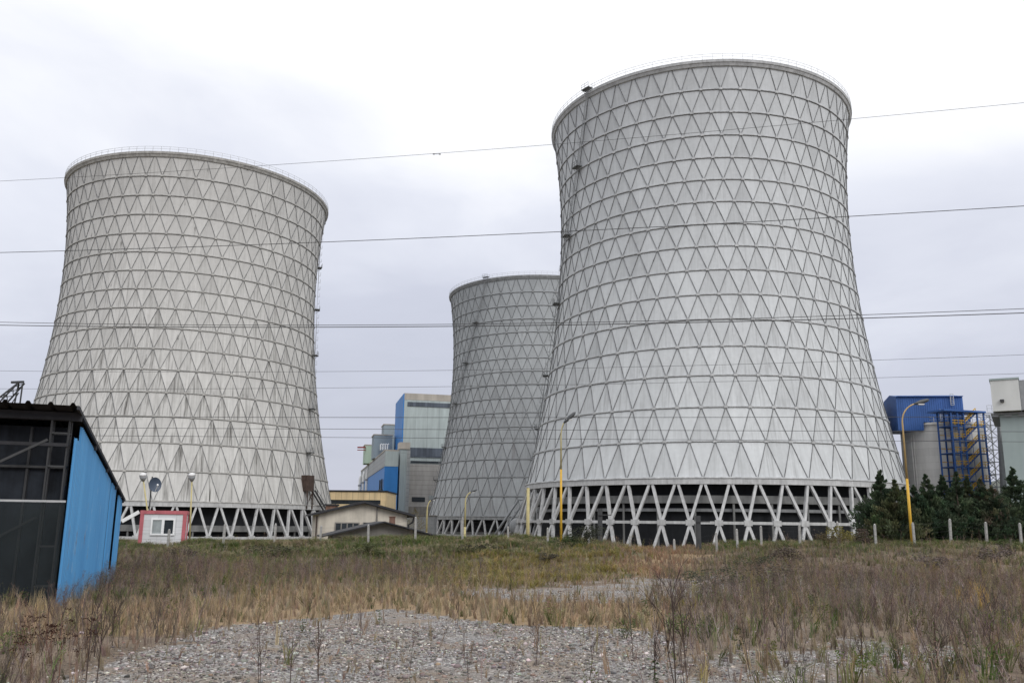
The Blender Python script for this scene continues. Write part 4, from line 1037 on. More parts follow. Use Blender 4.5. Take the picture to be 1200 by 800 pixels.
# stair tower
sA = at(1121, 560, 190); se = Vector((.96, .28, 0)).normalized(); sdv = Vector((-.28, .96, 0)).normalized(); sw = along(sA, se, 1160); S_ = Vector((sA.x, sA.y, 0)); zst = at(1121, 482, 190).z; sdp = 4.0
stt = thing('stair_tower', 'blue steel stair tower with yellow railings beside the silo', 'stair tower', (sA.x, sA.y, PLANT_Z))
nl = 10; lev = [PLANT_Z + (zst - PLANT_Z) * i / nl for i in range(nl + 1)]
for a in (0, sw * .2, sw * .38, sw * .8, sw):
    for b in (0, sdp): 
        mb = MB(); q = S_ + se * a + sdv * b; mb.beam((q.x, q.y, PLANT_Z), (q.x, q.y, zst), .30); mb.build('post', M['deep_blue'], stt)
for i in range(1, nl):
    z_ = lev[i]; mb = MB()
    mb.box(S_, se, sdv, sw * .38, sdp, z_ - .12, z_); mb.box(S_ + se * sw * .8, se, sdv, sw * .2, sdp, z_ - .12, z_)
    for b in (0, sdp): mb.beam(S_ + sdv * b + Vector((0, 0, z_ - .2)), S_ + se * sw + sdv * b + Vector((0, 0, z_ - .2)), .16)
    lp = mb.build('landing', M['deep_blue'], stt)
    mb = MB()
    for b in (-.06,):
        for zz in (.55, 1.1): mb.beam(S_ + sdv * b + Vector((0, 0, z_ + zz)), S_ + se * sw * .38 + sdv * b + Vector((0, 0, z_ + zz)), .16)
        for k in range(5): mb.beam(S_ + se * (sw * .38 * k / 4) + sdv * b + Vector((0, 0, z_)), S_ + se * (sw * .38 * k / 4) + sdv * b + Vector((0, 0, z_ + 1.1)), .09)
    mb.build('railing', M['yellow'], lp)
    mb = MB(); mb.beam(S_ + sdv * (sdp + .06) + Vector((0, 0, z_ + 1.1)), S_ + se * sw * .38 + sdv * (sdp + .06) + Vector((0, 0, z_ + 1.1)), .16); mb.build('railing', M['yellow'], lp)
    mb = MB()
    for zz in (.55, 1.1): mb.beam(S_ + se * sw * .8 - sdv * .06 + Vector((0, 0, z_ + zz)), S_ + se * sw - sdv * .06 + Vector((0, 0, z_ + zz)), .14)
    for k in range(3): mb.beam(S_ + se * sw * (.8 + .1 * k) - sdv * .06 + Vector((0, 0, z_)), S_ + se * sw * (.8 + .1 * k) - sdv * .06 + Vector((0, 0, z_ + 1.1)), .09)
    mb.build('railing', M['yellow'], lp)
    if i < nl:
        mb = MB(); p0 = S_ + se * sw * .38 + Vector((0, 0, z_)); p1 = S_ + se * sw * .8 + Vector((0, 0, lev[i + 1]))
        for b in (.3, 1.5): mb.beam(p0 + sdv * b, p1 + sdv * b, .12, .32)
        for k in range(12): c = p0 + (p1 - p0) * (k / 11); mb.beam(c + sdv * .3, c + sdv * 1.5, .3, .06)
        fl = mb.build('flight', M['deep_blue'], stt)
        mb = MB()
        for zz in (.55, 1.1): mb.beam(p0 + sdv * .28 + Vector((0, 0, zz)), p1 + sdv * .28 + Vector((0, 0, zz)), .16)
        for k in range(7): c = p0 + (p1 - p0) * (k / 6) + sdv * .28; mb.beam(c, c + Vector((0, 0, 1.1)), .09)
        mb.build('railing', M['yellow'], fl)
mb = MB(); q = S_ - se * 2.2 - sdv * .6; mb.box(q, se, sdv, sw + 2.4, sdp + 1.2, zst + .02, zst + .4); mb.build('canopy', M['deep_blue'], stt)
# lattice conveyor tower and grey duct
lA = at(1160, 560, 196); lw = along(lA, ex, 1176); L_ = Vector((lA.x, lA.y, 0)); zl_ = at(1160, 484, 196).z
lt = thing('lattice_tower', 'grey lattice tower between the stair tower and pale building', 'lattice tower', (lA.x, lA.y, PLANT_Z))
mb = MB()
for a in (0, lw):
    for b in (0, 3): mb.beam(L_ + ex * a + ey * b + Vector((0, 0, PLANT_Z)), L_ + ex * a + ey * b + Vector((0, 0, zl_)), .2)
mb.build('chord', M['greysteel'], lt)
mb = MB(); nb = 11
for i in range(nb):
    z0_, z1_ = PLANT_Z + (zl_ - PLANT_Z) * i / nb, PLANT_Z + (zl_ - PLANT_Z) * (i + 1) / nb
    for b in (0, 3):
        B = L_ + ey * b; mb.beam(B + Vector((0, 0, z0_)), B + ex * lw + Vector((0, 0, z1_)), .12); mb.beam(B + ex * lw + Vector((0, 0, z0_)), B + Vector((0, 0, z1_)), .12); mb.beam(B + Vector((0, 0, z1_)), B + ex * lw + Vector((0, 0, z1_)), .18)
mb.build('bracing', M['greysteel'], lt)
q0, q1 = at(1172, 486, 194), at(1179, 600, 194); mb = MB(); mb.beam((q0.x, q0.y, q0.z), (q1.x - .6, q1.y, PLANT_Z), 1.1, 1.1, up=(0, 1, 0)); mb.build('duct', M['greysteel'], lt)
q0 = at(1157, 482, 196); mb = MB()
for z_ in (0, .7, 1.4): mb.beam(q0 + Vector((0, 0, z_)), q0 + Vector((4.6, 0, z_)), .09)
for k in range(5): mb.beam(q0 + Vector((k * 1.1, 0, 0)), q0 + Vector((k * 1.1, 0, 1.4)), .08)
mb.build('railing', M['rail'], lt)
# pale building at the right edge
re_ = Vector((.862, -.507, 0)).normalized(); rd_ = Vector((.507, .862, 0)).normalized()
rA = at(1179, 560, 172); RA = Vector((rA.x, rA.y, 0)); zre = at(1179, 486, 172).z
rbd = thing('pale_building', 'grey-green building with white upper box at the right edge', 'plant building', (rA.x, rA.y, PLANT_Z))
mb = MB(); mb.box(RA, re_, rd_, 26, 22, PLANT_Z, zre); mb.build('wall', M['greenish'], rbd)
mb = MB(); mb.box(RA - re_ * 1.5 - rd_ * .5, re_, rd_, 29, 23.5, zre, zre + .35)
for i in range(12): mb.beam(RA - re_ * 1.4 - rd_ * .5 + re_ * i * 2.3 + Vector((0, 0, zre - .25)), RA - re_ * 1.4 - rd_ * .5 + re_ * (i * 2.3 + 1.2) + Vector((0, 0, zre - .25)), .3)
mb.build('eave', M['greysteel'], rbd)
zwt = at(1163, 445, 170).z
wb = at(1163.5, 480, 171); WB = Vector((wb.x, wb.y, 0)); ww = along(wb, re_, 1197)
mb = MB(); mb.box(WB, re_, rd_, ww, 16, zre + .56, zwt); ub = mb.build('upper_box', M['white_clad'], rbd)
mb = MB(); mb.box(WB + re_ * (ww + .05) + rd_ * .05, re_, rd_, 14, 15.8, zre + .56, zwt - .25); mb.build('upper_box_extension', M['greysteel'], rbd)
mb = MB(); mb.box(WB - re_ * .15 - rd_ * .15, re_, rd_, ww + .3, 16.3, zwt, zwt + .35); mb.build('roof_edge', M['greenish'], ub)
vq = along(wb, re_, 1173); mb = MB(); mb.box(WB + re_ * vq - rd_ * .5, re_, rd_, .7, .52, at(1173, 471, 170).z, at(1173, 468, 170).z); mb.build('wall_vent', M['steel'], ub)

# ------------------------------------------------------------------ overhead wires
def wire(pts, Y0, Y1, r, label, nm='overhead_wire', group='overhead power lines'):
    """pts: photo heights at columns 0, 600, 1200; Y0/Y1 distance at left/right frame edge"""
    P = [at(px, py, Y0 + (Y1 - Y0) * px / 1200) for px, py in zip((0, 600, 1200), pts)]
    xs_ = np.array([q.x for q in P]); cz = np.polyfit(xs_, [q.z for q in P], 2); cy = np.polyfit(xs_, [q.y for q in P], 1)
    if cz[0] < 0: cz = np.array([1e-5, *np.polyfit(xs_, [q.z for q in P], 1)])
    X = np.linspace(xs_[0] * 2.2, xs_[2] * 2.2, 60)
    mb = MB(); mb.tube([(x, np.polyval(cy, x), np.polyval(cz, x)) for x in X], r, 6)
    o = mb.build(nm, M['wire'], None, True, origin=(0, float(np.polyval(cy, 0)), float(np.polyval(cz, 0))))
    tag(o, label, 'power line', group); return cy, cz
w1 = wire((211, 176.5, 118.5), 95, 75, .019, 'highest overhead wire, crossing near the tops of both big towers')
wire((295, 276.5, 240), 92, 74, .034, 'second overhead wire from the top of the sky')
wire((377, 380, 361), 90, 76, .030, 'upper wire of the close pair crossing the middle of the towers')
wire((380.5, 382.5, 366), 90.5, 76.5, .042, 'lower, thicker wire of the close pair crossing the middle of the towers')
wire((434, 433.5, 415), 110, 92, .020, 'thin overhead wire just below the close pair')
wire((455, 452.5, 437), 111, 93, .020, 'faint thin overhead wire above the low group of three')
wire((488, 489, 488), 84, 80, .026, 'uppermost of the three low overhead wires')
wire((501, 503, 506), 84.4, 80.4, .024, 'middle one of the three low overhead wires')
wire((510, 513, 518), 85, 81, .022, 'lowest of the three low overhead wires')
x_ = at(512, 184, 86).x; q = Vector((x_, float(np.polyval(w1[0], x_)), float(np.polyval(w1[1], x_))))
sp = thing('wire_damper', 'small dark damper clamped on the highest wire between the towers', 'damper', q)
mb = MB(); mb.tube([q + Vector((-.35, 0, -.09)), q + Vector((.35, 0, -.07))], .025, 6); mb.build('messenger', M['wire'], sp)
for s_ in (-.32, .32):
    mb = MB(); mb.tube([q + Vector((s_ - .1, 0, -.09)), q + Vector((s_ + .1, 0, -.09))], .06, 8); mb.build('weight', M['wire'], sp)

# ------------------------------------------------------------------ plants: templates in numpy
def ribbon(pts, w, d):
    pts = np.asarray(pts, float); w = np.asarray(w, float)[:, None]; d = np.asarray(d, float)
    d = d / (np.linalg.norm(d) + 1e-9); V_ = np.empty((2 * len(pts), 3)); V_[0::2] = pts - d * w / 2; V_[1::2] = pts + d * w / 2
    i = np.arange(len(pts) - 1) * 2; return V_, np.stack([i, i + 1, i + 3, i + 2], 1)
class TB:
    def __init__(s): s.V = []; s.F = []; s.C = []; s.n = 0
    def add(s, V_, F_, c): s.V.append(V_); s.F.append(F_ + s.n); s.C.append(np.broadcast_to(np.asarray(c, float), (len(V_), 3))); s.n += len(V_)
    def done(s): return np.concatenate(s.V), np.concatenate(s.F), np.concatenate(s.C)
rg = np.random.default_rng(5)
def rdir(flat=False):
    a = rg.uniform(0, 2 * np.pi); return np.array([np.cos(a), np.sin(a), 0.0])
def leafquad(tb, p, ln, wd, up, c):
    d = rdir(); d[2] = up; d /= np.linalg.norm(d); sd_ = np.cross(d, rg.normal(size=3)); sd_ /= np.linalg.norm(sd_) + 1e-9
    V_ = np.array([p, p + d * ln * .5 - sd_ * wd / 2, p + d * ln, p + d * ln * .5 + sd_ * wd / 2]); tb.add(V_, np.array([[0, 1, 2, 3]]), c)
def t_weed(nb=10, sub=2, w=.007, seeds=True, spread=.32, leafy=0.0):
    """dead branching herb, height 1"""
    tb = TB(); ln = rdir() * rg.uniform(0, .14)
    ax = lambda t: np.array([ln[0] * t * t, ln[1] * t * t, t * .96])
    tb.add(*ribbon([ax(t) for t in (0, .35, .7, 1)], [w, w * .85, w * .6, w * .3], rdir()), (1, 1, 1))
    for _ in range(nb):
        t = rg.uniform(.22, .95); p0 = ax(t); d = rdir(); L_ = rg.uniform(.5, 1) * spread * (1.15 - .6 * t)
        d = d * rg.uniform(.4, .75) + np.array([0, 0, 1]); d /= np.linalg.norm(d); p1 = p0 + d * L_ * .55 + rg.normal(0, .008, 3); p2 = p0 + d * L_ + np.array([0, 0, .05])
        tb.add(*ribbon([p0, p1, p2], [w * .6, w * .5, w * .25], rdir()), (1, 1, 1) if rg.random() < .7 else (1.25, 1.15, 1.05))
        for _ in range(sub):
            q = p0 + (p2 - p0) * rg.uniform(.3, .9); e = rdir() * .7 + np.array([0, 0, .8]); e /= np.linalg.norm(e)
            q2 = q + e * L_ * rg.uniform(.2, .45); tb.add(*ribbon([q, q2], [w * .4, w * .3], rdir()), (1.1, 1.05, 1))
            if seeds:
                for _ in range(2): leafquad(tb, q2 + rg.normal(0, .008, 3), .022, .014, .5, (.8, .72, .65))
        if leafy and rg.random() < leafy:
            for _ in range(3): leafquad(tb, p0 + (p2 - p0) * rg.uniform(.2, 1), .07, .018, .3, (1, 1.12, .72))
    return tb.done()
def t_grass(nb=14, w=.024, sprd=.35, bend=.5, rad_=.09):
    tb = TB()
    for _ in range(nb):
        b = rdir() * rg.uniform(0, rad_); d = rdir() * rg.uniform(.1, 1) * sprd; h = rg.uniform(.55, 1)
        pts = [b, b + d * .3 * h + np.array([0, 0, .5 * h]), b + d * (.8 + bend) * h + np.array([0, 0, h * (1 - .35 * bend)])]
        k = rg.uniform(.75, 1.25); tb.add(*ribbon(pts, [w, w * .8, w * .15], np.cross(d, [0, 0, 1]) + rdir() * .3), (k, k, k * rg.uniform(.9, 1.05)))
    return tb.done()
def t_leafy(nl=34):
    tb = TB()
    for _ in range(5):
        d = rdir() * rg.uniform(.1, .4); tb.add(*ribbon([np.zeros(3), d * .6 + np.array([0, 0, .5]), d + np.array([0, 0, rg.uniform(.7, 1)])], [.012, .01, .004], rdir()), (.8, .7, .6))
    for _ in range(nl):
        t = rg.uniform(.15, 1); p = rdir() * rg.uniform(0, .42) * (1.1 - .5 * t) + np.array([0, 0, t * .9]); k = rg.uniform(.65, 1.3)
        leafquad(tb, p, rg.uniform(.09, .17), rg.uniform(.04, .07), rg.uniform(-.2, .6), (k, k, k * .9))
    return tb.done()
def t_dock():
    """tall stalk with dense dark seed heads"""
    tb = TB(); ln = rdir() * .12; ax = lambda t: np.array([ln[0] * t * t, ln[1] * t * t, t])
    tb.add(*ribbon([ax(t) for t in (0, .4, .8, 1)], [.014, .012, .009, .006], rdir()), (1.3, 1.1, 1.0)); tb.add(*ribbon([ax(t) for t in (0, .4, .8, 1)], [.014, .012, .009, .006], rdir()), (1.3, 1.1, 1.0))
    tips = []
    for _ in range(8):
        t = rg.uniform(.5, .97); d = rdir() * .6 + np.array([0, 0, .9]); d /= np.linalg.norm(d); p0 = ax(t); p1 = p0 + d * rg.uniform(.10, .26)
        tb.add(*ribbon([p0, p1], [.007, .005], rdir()), (1.2, 1, .9)); tips.append(p1)
    for p in tips:
        for _ in range(16): leafquad(tb, p + rg.normal(0, 1, 3) * np.array([.035, .035, .012]), .028, .02, .5, (.30, .22, .20))
    return tb.done()
def t_twig():
    """bare many-branched sapling"""
    tb = TB()
    def br(p, d, L_, w, lv):
        p1 = p + d * L_ * .5 + rg.normal(0, .02, 3) * L_; p2 = p + d * L_
        dr = rdir(); tb.add(*ribbon([p, p1, p2], [w, w * .85, w * .6], dr), (1, 1, 1)); tb.add(*ribbon([p, p1, p2], [w, w * .85, w * .6], np.cross(dr, d)), (1, 1, 1))
        if lv < 3:
            for _ in range(5 - lv):
                t = rg.uniform(.3, 1); e = d + rdir() * rg.uniform(.35, .7); e /= np.linalg.norm(e); br(p + d * L_ * t, e, L_ * rg.uniform(.3, .55), w * .55, lv + 1)
    br(np.zeros(3), np.array([rg.uniform(-.12, .12), rg.uniform(-.12, .12), 1.0]), .75, .016, 0); return tb.done()
def t_stone():
    ph_ = (1 + 5 ** .5) / 2; v = np.array([(-1, ph_, 0), (1, ph_, 0), (-1, -ph_, 0), (1, -ph_, 0), (0, -1, ph_), (0, 1, ph_), (0, -1, -ph_), (0, 1, -ph_), (ph_, 0, -1), (ph_, 0, 1), (-ph_, 0, -1), (-ph_, 0, 1)], float) / 1.9
    f = np.array([(0, 11, 5), (0, 5, 1), (0, 1, 7), (0, 7, 10), (0, 10, 11), (1, 5, 9), (5, 11, 4), (11, 10, 2), (10, 7, 6), (7, 1, 8), (3, 9, 4), (3, 4, 2), (3, 2, 6), (3, 6, 8), (3, 8, 9), (4, 9, 5), (2, 4, 11), (6, 2, 10), (8, 6, 7), (9, 8, 1)])
    v = v * rg.uniform(.65, 1.25, (12, 1)) * np.array([rg.uniform(.7, 1.3), rg.uniform(.7, 1.2), rg.uniform(.45, .8)]); return v, f, np.ones((12, 3))

def scatter(templates, P, scale, tints, wx=None, tilt=.12):
    """instances of the templates merged to (V, F, C)"""
    Vs, Fs, Cs = [], [], []; off = 0; N = len(P); pick = rg.integers(0, len(templates), N)
    th = rg.uniform(0, 2 * np.pi, N); tx = rg.normal(0, tilt, N); ty = rg.normal(0, tilt, N)
    for k, (V_, F_, C_) in enumerate(templates):
        I = np.where(pick == k)[0]
        if not len(I): continue
        c, s = np.cos(th[I])[:, None], np.sin(th[I])[:, None]; sc3 = scale[I][:, None]
        wide = 1.0 if wx is None else wx[I][:, None]
        x = (V_[None, :, 0] * c - V_[None, :, 1] * s) * sc3 * wide; y = (V_[None, :, 0] * s + V_[None, :, 1] * c) * sc3 * wide; z = V_[None, :, 2] * sc3
        x = x + z * tx[I][:, None]; y = y + z * ty[I][:, None]
        W_ = np.stack([x + P[I, 0:1], y + P[I, 1:2], z + P[I, 2:3]], -1)
        m_ = len(V_); Vs.append(W_.reshape(-1, 3)); Fs.append((F_[None] + (np.arange(len(I)) * m_)[:, None, None]).reshape(-1, F_.shape[1]) + off); off += m_ * len(I)
        Cs.append((C_[None] * tints[I][:, None, :]).reshape(-1, 3))
    return np.concatenate(Vs), np.concatenate(Fs), np.clip(np.concatenate(Cs), 0, 1)

def field(density, y0=6.5, y1=66, seed=1):
    """random ground points with their photo columns and rows"""
    r_ = np.random.default_rng(seed); x0, x1 = -44, 48
    N = int(density * (x1 - x0) * (y1 - y0)); x = r_.uniform(x0, x1, N); y = r_.uniform(y0, y1, N)
    k = np.abs(x) < .72 * y + 5; x, y = x[k], y[k]; z = hgt(x, y); px, py = proj_np(x, y, z)
    # keep the shed floor and container footprint clear
    rel = np.stack([x - S0.x, y - S0.y], 1); a = rel @ np.array([sd.x, sd.y]); b = rel @ np.array([sl.x, sl.y]); cl_ = ~((a > -.05) & (a < SL + .3) & (b > -.12))
    rc = np.stack([x - C0.x, y - C0.y], 1); a = rc @ np.array([ce.x, ce.y]); b = rc @ np.array([cd.x, cd.y]); cl_ &= ~((a > -.1) & (a < cw + .1) & (b > -.15) & (b < 2.6))
    x, y, z, px, py = x[cl_], y[cl_], z[cl_], px[cl_], py[cl_]
    return x, y, z, px, py, r_
def masks(x, y, px, py):
    h1 = np.sin(x * 127.1 + y * 311.7) * 43758.5453; h2 = np.sin(x * 269.5 + y * 183.3) * 24634.6345; h1 = h1 - np.floor(h1) - .5; h2 = h2 - np.floor(h2) - .5
    f = lambda Z: zone(px + 50 * h1, py + 11 * h2, x, y, Z)
    return dict(g=f(Z_GRAVEL[:2]), g3=f(Z_GRAVEL[2:]), tan=f(Z_TAN), red=f(Z_RED), olive=f(Z_OLIVE), bank=f(Z_BANK), left=f(Z_LEFT), right=f(Z_RIGHT), corner=f(Z_CORNER), rtop=f(Z_RTOP))
def pal(r_, N, cols, jit=.18):
    cols = np.array(cols); c = cols[r_.integers(0, len(cols), N)]; return c * (1 + r_.normal(0, jit, (N, 1))).clip(.5, 1.6) * (1 + r_.normal(0, .05, (N, 3)))

W_NEAR = [t_weed(rg.integers(7, 13), 2, .0105) for _ in range(10)]
W_THICK = [t_weed(rg.integers(4, 9), 2, .017, True, .36) for _ in range(8)]
W_LEAFY = [t_weed(9, 2, .011, True, .3, .5) for _ in range(5)]
G_T = [t_grass() for _ in range(8)]; G_W = [t_grass(16, .026, .8, .9, .14) for _ in range(8)]
G_TALL = [t_grass(9, .018, .16, .3, .07) for _ in range(6)]; LEAFY = [t_leafy() for _ in range(6)]; DOCK = [t_dock() for _ in range(5)]

# short dry grass
x, y, z, px, py, r_ = field(26, seed=21); mk = masks(x, y, px, py)
d = np.where(mk['tan'], .8, np.where(y < 32, .5, .30)); d = np.where(mk['g'], .04 + .18 * (n2(x * 1.1, y * .9, 17.0) > .42), d); d = np.where(mk['g3'] & ~mk['g'], .16, d); d = np.where(mk['red'], .8, d); d = np.where(mk['right'] & ~mk['g3'], .30, d); d = np.where(mk['left'], .35, d); d = np.where(mk['corner'], .6, d)
d = d * (0.55 + 0.6 * (n2(x * 1.7, y * 1.7, 3.3) > -.25))
k = r_.random(len(x)) < d; P = np.stack([x, y, z], 1)[k]; N = len(P)
tint = pal(r_, N, [(.285, .22, .145), (.33, .255, .17), (.24, .185, .13), (.275, .23, .165)])
red = mk['red'][k]; tint[red] = pal(r_, red.sum(), [(.27, .17, .115), (.30, .195, .13), (.235, .155, .11)])
brn = (mk['right'] | mk['left'] | mk['corner'])[k] & ~mk['tan'][k]; tint[brn] = pal(r_, brn.sum(), [(.20, .16, .125), (.25, .195, .14), (.165, .13, .105)])
V_, F_, C_ = scatter(G_T, P, r_.uniform(.16, .34, N) * np.where(red, 1.4, 1.0) * np.where(mk['g'][k], .6, 1.0), tint, tilt=.2)
tag(np_mesh('dry_grass', V_, F_, M['plant'], C_), 'short dry tan grass around the gravel', 'grass', kind='stuff')

# bank grass, long and lying, green to straw
x, y, z, px, py, r_ = field(20, seed=22); mk = masks(x, y, px, py)
d = np.where(mk['bank'] | mk['rtop'], .8, 0.04); d = np.where(mk['olive'], .9, d); d = np.where(mk['right'], .12, d); d = np.where(mk['left'], .16, d); d = np.where(y > 55, .8, d); d = np.where(mk['red'] | mk['g'], 0.005, d)
k = r_.random(len(x)) < d; P = np.stack([x, y, z], 1)[k]; N = len(P)
pn = n2(P[:, 0] * .45, P[:, 1] * .8, 6.0) + .35 * n2(P[:, 0] * 1.7, P[:, 1] * 2.1, 16.0)
tint = pal(r_, N, [(.115, .125, .055), (.15, .15, .07), (.19, .17, .10), (.10, .115, .05)])
g_ = pn > .05; tint[g_] = pal(r_, g_.sum(), [(.085, .115, .035), (.11, .135, .045), (.075, .10, .035)])
st_ = pn < -.55; tint[st_] = pal(r_, st_.sum(), [(.29, .245, .165), (.24, .20, .135), (.20, .15, .10)])
ol = mk['olive'][k]; tint[ol] = pal(r_, ol.sum(), [(.22, .19, .055), (.18, .165, .05), (.26, .20, .08)])
V_, F_, C_ = scatter(G_W, P, r_.uniform(.26, .52, N) * np.where(ol, 1.0, 1.0) * (1 + .55 * n2(P[:, 0] * .8, P[:, 1] * .9, 21.0).clip(-.9, 1)), tint, tilt=.34)
tag(np_mesh('bank_grass', V_, F_, M['leaf'], C_), 'long matted green and straw grass on the bank', 'grass', kind='stuff')

# brown dead weeds
x, y, z, px, py, r_ = field(19, seed=23); mk = masks(x, y, px, py)
d = np.where(mk['right'], .74, np.where(y < 32, .40, .02)); d = np.where(mk['left'], .60, d); d = np.where(mk['bank'], .16, d); d = np.where(mk['tan'], .10, d); d = np.where(mk['g'], .045, d); d = np.where(mk['g3'], .13, d); d = np.where(mk['corner'], .95, d); d = np.where(mk['red'] | mk['olive'], .10, d); d = np.where(mk['rtop'], .10, d); d = np.where(y > 54.5, .04, d); d = np.where((n2(x * .35, y * .3, 31.0) > .55) & mk['right'] & (y > 22), .12, d)
d = d * (0.5 + 0.65 * (n2(x * .9, y * .9, 1.3) > -.3))
k = r_.random(len(x)) < d; P = np.stack([x, y, z], 1)[k]; N = len(P)
q1, q2 = n2(P[:, 0] * .55, P[:, 1] * .42, 11.0), n2(P[:, 0] * .9, P[:, 1] * .7, 14.0)
tint = pal(r_, N, [(.13, .094, .086), (.155, .118, .108), (.19, .148, .136), (.105, .076, .070)])
a_ = q1 > .35; tint[a_] = pal(r_, a_.sum(), [(.18, .148, .146), (.22, .185, .18), (.15, .122, .12)])
a_ = q1 < -.45; tint[a_] = pal(r_, a_.sum(), [(.085, .070, .066), (.11, .088, .080), (.07, .062, .055)])
a_ = q2 > .6; tint[a_] = pal(r_, a_.sum(), [(.23, .185, .135), (.20, .16, .125), (.16, .13, .105)])
gr_ = r_.random(N) < np.where(q2 < -.4, .42, .10); tint[gr_] = pal(r_, gr_.sum(), [(.12, .14, .06), (.15, .15, .07), (.22, .185, .065)])
h_ = r_.uniform(.36, .80, N) * (1 + .40 * q2.clip(-1, 1) + .28 * n2(P[:, 0] * 2.1, P[:, 1] * 1.9, 33.0)); h_ = np.where((mk['tan'] | mk['g'] | mk['g3'])[k], h_ * .62, h_); h_ = np.where(mk['bank'][k], h_ * .75, h_); h_ = np.where(mk['corner'][k], h_ * .80, h_)
h_ = h_ * np.where(mk['right'][k], np.where(P[:, 1] < 20, .84, .94), 1.0) * np.where(mk['right'][k] & (P[:, 1] > 36), .75, 1.0)
nr_ = P[:, 1] < 17
A1 = scatter(W_NEAR + W_LEAFY, P[~nr_], h_[~nr_], tint[~nr_], wx=r_.uniform(.9, 1.5, (~nr_).sum()))
A2 = scatter(W_THICK, P[nr_], h_[nr_] * 1.05, tint[nr_], wx=r_.uniform(.8, 1.3, nr_.sum()), tilt=.2)
V_, F_, C_ = np.concatenate([A1[0], A2[0]]), np.concatenate([A1[1], A2[1] + len(A1[0])]), np.concatenate([A1[2], A2[2]])
tag(np_mesh('dead_weeds', V_, F_, M['plant'], C_), 'dense brown dead weed stalks over the field', 'weeds', kind='stuff')

# stiff straw stems
x, y, z, px, py, r_ = field(9, seed=24); mk = masks(x, y, px, py)
d = np.where(mk['tan'], .5, 0.); d = np.where(mk['right'], .30, d); d = np.where(mk['left'], .30, d); d = np.where(mk['red'], .5, d); d = np.where(mk['g'], .03, d); d = np.where(mk['olive'], .5, d)
k = r_.random(len(x)) < d; P = np.stack([x, y, z], 1)[k]; N = len(P)
V_, F_, C_ = scatter(G_TALL, P, r_.uniform(.3, .62, N), pal(r_, N, [(.28, .21, .135), (.23, .175, .12), (.31, .25, .165)]))
tag(np_mesh('straw_stems', V_, F_, M['plant'], C_), 'thin upright straw stems among the weeds', 'grass', kind='stuff')

# thin single stems standing in the gravel and along its edges
STEM = [t_weed(int(rg.integers(1, 4)), 1, .0075, True, .14) for _ in range(8)] + [t_weed(0, 0, .008, False) for _ in range(3)]
x, y, z, px, py, r_ = field(16, 6.5, 34, seed=31); mk = masks(x, y, px, py)
d = np.where(mk['g'], .26, .12); d = np.where(mk['tan'], .42, d); d = np.where(mk['corner'], .35, d); d = np.where(mk['left'], .3, d); d = np.where(mk['g3'], .3, d)
k = r_.random(len(x)) < d * (.4 + .9 * (n2(x * 1.4, y * 1.2, 19.0) > 0)); P = np.stack([x, y, z], 1)[k]; N = len(P)
V_, F_, C_ = scatter(STEM, P, r_.uniform(.14, .46, N), pal(r_, N, [(.10, .078, .07), (.14, .108, .092), (.075, .058, .052), (.18, .14, .11)]), tilt=.16)
tag(np_mesh('thin_stems', V_, F_, M['plant'], C_), 'thin dark single stems in the gravel', 'stems', kind='stuff')
# bare branching stems in the near corner and the right foreground
x, y, z, px, py, r_ = field(5, 6.5, 22, seed=32); mk = masks(x, y, px, py)
k = r_.random(len(x)) < np.where(mk['corner'], .75, np.where(mk['right'], .22, 0)); P = np.stack([x, y, z], 1)[k]; N = len(P)
V_, F_, C_ = scatter([t_twig() for _ in range(6)], P, r_.uniform(.32, .70, N), pal(r_, N, [(.12, .095, .088), (.16, .13, .12), (.09, .07, .064)]), wx=np.full(N, .8))
tag(np_mesh('bare_branching_stems', V_, F_, M['plant'], C_), 'bare branching dead stems in the near field', 'weeds', kind='stuff')

# green leafy weeds
x, y, z, px, py, r_ = field(3.2, seed=25); mk = masks(x, y, px, py)
near_shed = inpoly(px, py, [(-100, 690), (60, 698), (150, 672), (330, 676), (260, 700), (60, 712), (-100, 712)])
d = np.where(mk['right'], .07, .01); d = np.where(near_shed, .9, d); d = np.where(mk['bank'] | mk['rtop'], .30, d); d = np.where(mk['g'], .012, d); d = np.where(mk['left'], .10, d)
d = np.where(inpoly(px, py, [(850, 650), (960, 645), (960, 700), (860, 700)]), .35, d)
k = r_.random(len(x)) < d; P = np.stack([x, y, z], 1)[k]; N = len(P)
V_, F_, C_ = scatter(LEAFY, P, r_.uniform(.22, .5, N), pal(r_, N, [(.065, .095, .03), (.085, .11, .035), (.05, .08, .03), (.11, .12, .045)]))
tag(np_mesh('green_weeds', V_, F_, M['leaf'], C_), 'low green leafy weeds scattered among the dead stalks', 'weeds', kind='stuff')

# loose stones
STN = [t_stone() for _ in range(10)]
x, y, z, px, py, r_ = field(560, 7.0, 16.5, seed=26); mk = masks(x, y, px, py)
d = np.where(mk['g'], .9, np.where(mk['g3'], .5, .05)) * np.where(n2(x * 1.5, y * .9, 41.0) + .5 * n2(x * 4.1, y * 3.3, 43.0) > .55, .25, 1.0); k = r_.random(len(x)) < d; P = np.stack([x, y, z], 1)[k]
x, y, z, px, py, r2_ = field(120, 16.5, 28, seed=27); mk = masks(x, y, px, py); k2 = r2_.random(len(x)) < np.where(mk['g'], .8, .02)
P = np.concatenate([P, np.stack([x, y, z], 1)[k2]]); N = len(P)
s_ = np.exp(r_.normal(math.log(.0100), .55, N)).clip(.004, .050); P[:, 2] += s_ * .15
tint = pal(r_, N, [(.20, .19, .185), (.26, .25, .245), (.34, .33, .325), (.13, .125, .125), (.50, .49, .48), (.09, .085, .085), (.23, .18, .15), (.17, .16, .155)], .15)
V_, F_, C_ = scatter(STN, P, s_, tint, tilt=.25)
C_ = C_ * np.array([.90, .865, .83])
